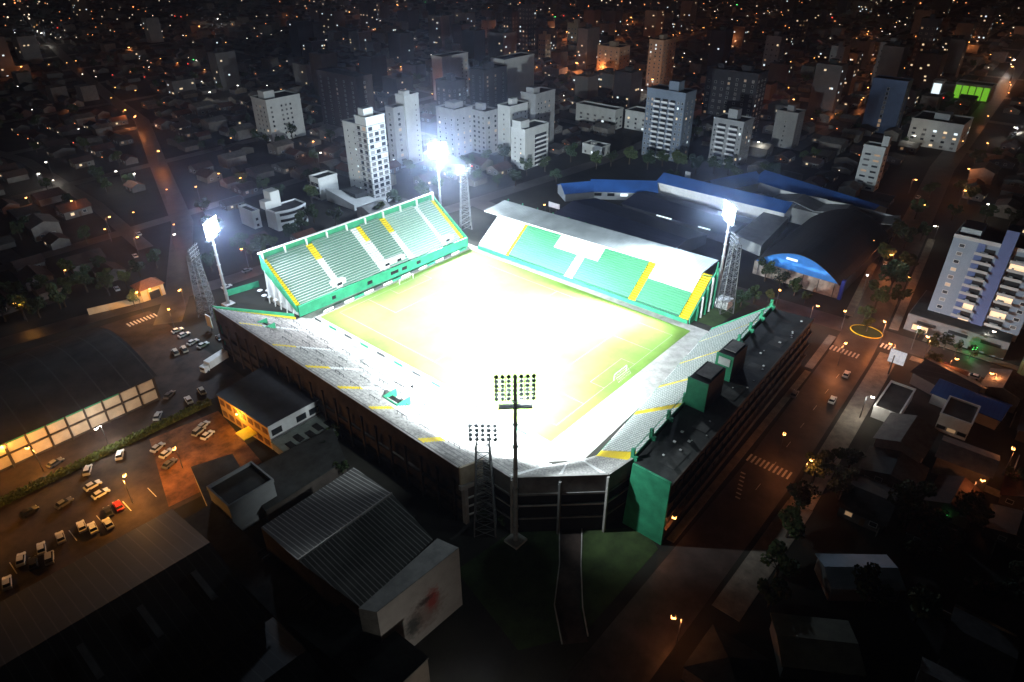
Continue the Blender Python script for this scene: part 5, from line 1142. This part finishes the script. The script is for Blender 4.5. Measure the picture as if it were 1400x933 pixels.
# far towers as dark silhouettes
far = [(90,25,45,18,22,18),(742,60,40,20,20,18)]
fb = []
for i in range(100):
    for _ in range(30):
        px = rnd.uniform(380,1400) if rnd.random() < 0.92 else rnd.uniform(0,380); py = rnd.uniform(22,170); v = G(px,py)
        if blocked(v.x,v.y,16) or any(math.hypot(v.x-a,v.y-b_) < 32 for a,b_ in fb): continue
        if py > 110 and (620 < px < 800 or 560 < px < 620 or 870 < px < 1020): continue
        fb.append((v.x,v.y)); break
fb.sort(key=lambda p: PR((p[0],p[1],0))[0])
for i,(x,y) in enumerate(fb):
    dist = (Vector((x,y,0))-CAM).length
    h = rnd.uniform(16,38) if rnd.random() < 0.7 else rnd.uniform(8,16); wx,wy = rnd.uniform(12,20),rnd.uniform(12,22); wm = rnd.choice((m_w4,m_w8,m_w4,m_w8,m_w5b,m_w2))
    o = thing('apartment_tower','%s distant block from the left among the dim blocks on the skyline' % ordinal(i),'tower',(x,y,0),'dim distant blocks')
    mb = MB(wm); mb.box(x,x+wx,y,y+wy,0,h); mb.build('wall', o); mb = MB(m_bitu); mb.box(x+wx*.3,x+wx*.6,y+wy*.3,y+wy*.6,h,h+3); mb.build('roof_cabin', o)
    for k in range(rnd.choice((0,2,5,9))):
        f = rnd.random() < 0.5; m_ = rnd.choice((1,1,2)); zz = rnd.randint(1,int(h/3)-1)*3
        w_ = inst(win('x' if f else 'y',1.6,1.2,m_),'window',o,(x,y+rnd.uniform(2,wy-2),zz) if f else (x+rnd.uniform(2,wx-2),y,zz))
# lamps of the town
cand = []
for gy in [250,345,440,535,630,725,820,915,1010,1200,1400,-200,-110,60,155]:
    for x in range(-150,1500,27):
        yy = gy+ (x/1500)*30; cand.append((x+rnd.uniform(-6,6),yy+rnd.choice((-4.5,4.5))))
for gx_ in GX+[-150,-60]:
    for y in range(-600,1700,29): cand.append((gx_+(y/1700)*30+rnd.choice((-4.5,4.5)),y+rnd.uniform(-7,7)))
for pts in (R_AV,R_CR,R_BK,R_LA,R_LB):
    for i in range(len(pts)-1):
        a = Vector(pts[i]); b_ = Vector(pts[i+1]); n = int((b_-a).length/24)
        for j in range(n): p = a.lerp(b_,(j+0.5)/n); cand.append((p.x+rnd.choice((-5,5)),p.y+rnd.choice((-5,5))))
cc = []
for x,y in cand:
    px,py = PR((x,y,8))
    if not (-5 < px < 1405 and -5 < py < 930): continue
    d = (Vector((x,y,0))-CAM).length
    if d < 330 or blocked(x,y,-14): continue
    if x < 262 and -64 < y < 160: continue
    nz_ = mnoise.noise(Vector((x/130,y/130,1.7)))+0.6*mnoise.noise(Vector((x/45,y/45,5.1)))
    keep = (0.62 if px > 600 else 0.36)*max(0.05,min(1.5,0.75+2.4*nz_))
    if py > 140: keep *= 0.5
    if rnd.random() > keep: continue
    cc.append((d,x,y,px,py))
cc.sort()
zl_ = {}
for d,x,y,px,py in cc[:235]:
    k = 'o' if rnd.random() < (0.74 if px > 560 else 0.55) else 'w'; zl_.setdefault((k,zone(px,py)),[]).append((px,x,y,d))
for (k,zn),lst in zl_.items():
    lst.sort()
    for i,(px,x,y,d) in enumerate(lst): lamp(x,y,k,'%s %s street lamp from the left, %s' % (ordinal(i),{'o':'orange','w':'white'}[k],zn),'street lamps of the town',(rnd.choice((0,0,600,1400,2600)) if px > 330 else rnd.choice((0,0,300,600))) if k == 'o' else rnd.choice((0,0,0,0,700)),0.8)
mb = MB(m_sodf,m_ledf,m_red,m_steeld)
def dot(x,y,z_,r,k): mb._add([(x-r,y,z_),(x+r,y,z_),(x,y-r,z_),(x,y+r,z_),(x,y,z_-r),(x,y,z_+r)],[(0,2,5),(2,1,5),(1,3,5),(3,0,5),(2,0,4),(1,2,4),(3,1,4),(0,3,4)],k)
for d,x,y,px,py in cc[235:]:
    k = 0 if rnd.random() < (0.6 if px > 500 else 0.4) else 1; mb.bar((x,y,0),(x,y,7),0.1,n=3,k=3); dot(x,y,7.6,rnd.choice((0.2,0.28,0.35,0.35,0.5,0.9))*max(0.7,d/1000),k)
tag(mb.build('far_street_lamps'),'countless far-off orange and white street lamps of the town','lights',kind='stuff')
mb = MB(m_ledf,m_sodf,m_red,m_grn)
for x,y in [p_ for p_ in rnd.sample(hcand, min(1500,len(hcand))) if mnoise.noise(Vector((p_[0]/110,p_[1]/110,8.3))) > 0.02]:
    d = (Vector((x,y,0))-CAM).length
    if d < 380 and rnd.random() < 0.75: continue
    mb.box(x-6.6,x-6.3,y-0.26*d/500,y+0.26*d/500,2.2,2.2+0.34*d/500,rnd.choices((0,1,2,3),(10,7,1,0.3))[0])
tag(mb.build('house_lights'),'small lit porch and window lights scattered over the far houses','lights',kind='stuff')
# orange pools of light farther away
for i,(px,py,k,pw) in enumerate([(790,95,'o',22000),(820,100,'o',9000),(860,30,'o',9000),(975,45,'o',9000),(830,112,'o',9000),(775,50,'o',22000),(840,50,'o',12000),(640,66,'o',12000),(1060,95,'o',9000),(1155,95,'o',14000),(1200,78,'o',16000),(1085,140,'o',8000),(1010,140,'o',8000),(1000,60,'o',10000),(1300,62,'o',9000),(1325,65,'o',9000),(1385,100,'o',15000),(1380,90,'w',9000),(1390,180,'w',6000),(895,118,'o',14000),(880,128,'w',5000),(460,25,'o',6000),(480,22,'o',6000),(180,72,'o',6000),(275,42,'o',6000),(300,32,'w',9000),(62,52,'w',5000),(50,58,'w',5000),(28,100,'o',5000),(100,148,'o',5000),(170,155,'o',6000),(185,165,'o',5000),(290,130,'w',3500),(325,122,'w',3500),(215,212,'o',4500),(620,22,'o',6000),(545,12,'o',6000),(1245,190,'w',3000),(1040,200,'w',2500),(590,132,'o',5000),(435,215,'w',2000),(165,240,'w',2500),(185,245,'w',2500),(270,260,'o',3000),(68,228,'w',2200),(52,243,'w',2500),(430,200,'o',2500)]):
    v = G(px,py,7); lamp(v.x,v.y,k,'%s in the list of larger glowing %s lamps far across the town' % (ordinal(i),{'o':'orange','w':'white'}[k]),'large glowing lamps of the town',pw,1.5 if py < 120 else 1.15)

# ================================================================ HAZE
b = MB(); b.box(-700,3000,-900,3000,-1,160)
hz = b.build('haze'); hz['kind'] = 'stuff'
hm = bpy.data.materials.new('haze'); hm.use_nodes = True; nt = hm.node_tree; nt.nodes.remove(nt.nodes['Principled BSDF'])
vol = nt.nodes.new('ShaderNodeVolumePrincipled'); vol.inputs['Color'].default_value = (0.62,0.72,1.0,1); vol.inputs['Density'].default_value = 0.00016; vol.inputs['Anisotropy'].default_value = 0.92
nt.links.new(vol.outputs[0], nt.nodes['Material Output'].inputs['Volume']); hz.data.materials.append(hm)
hz['label'] = 'thin night haze over the whole town'
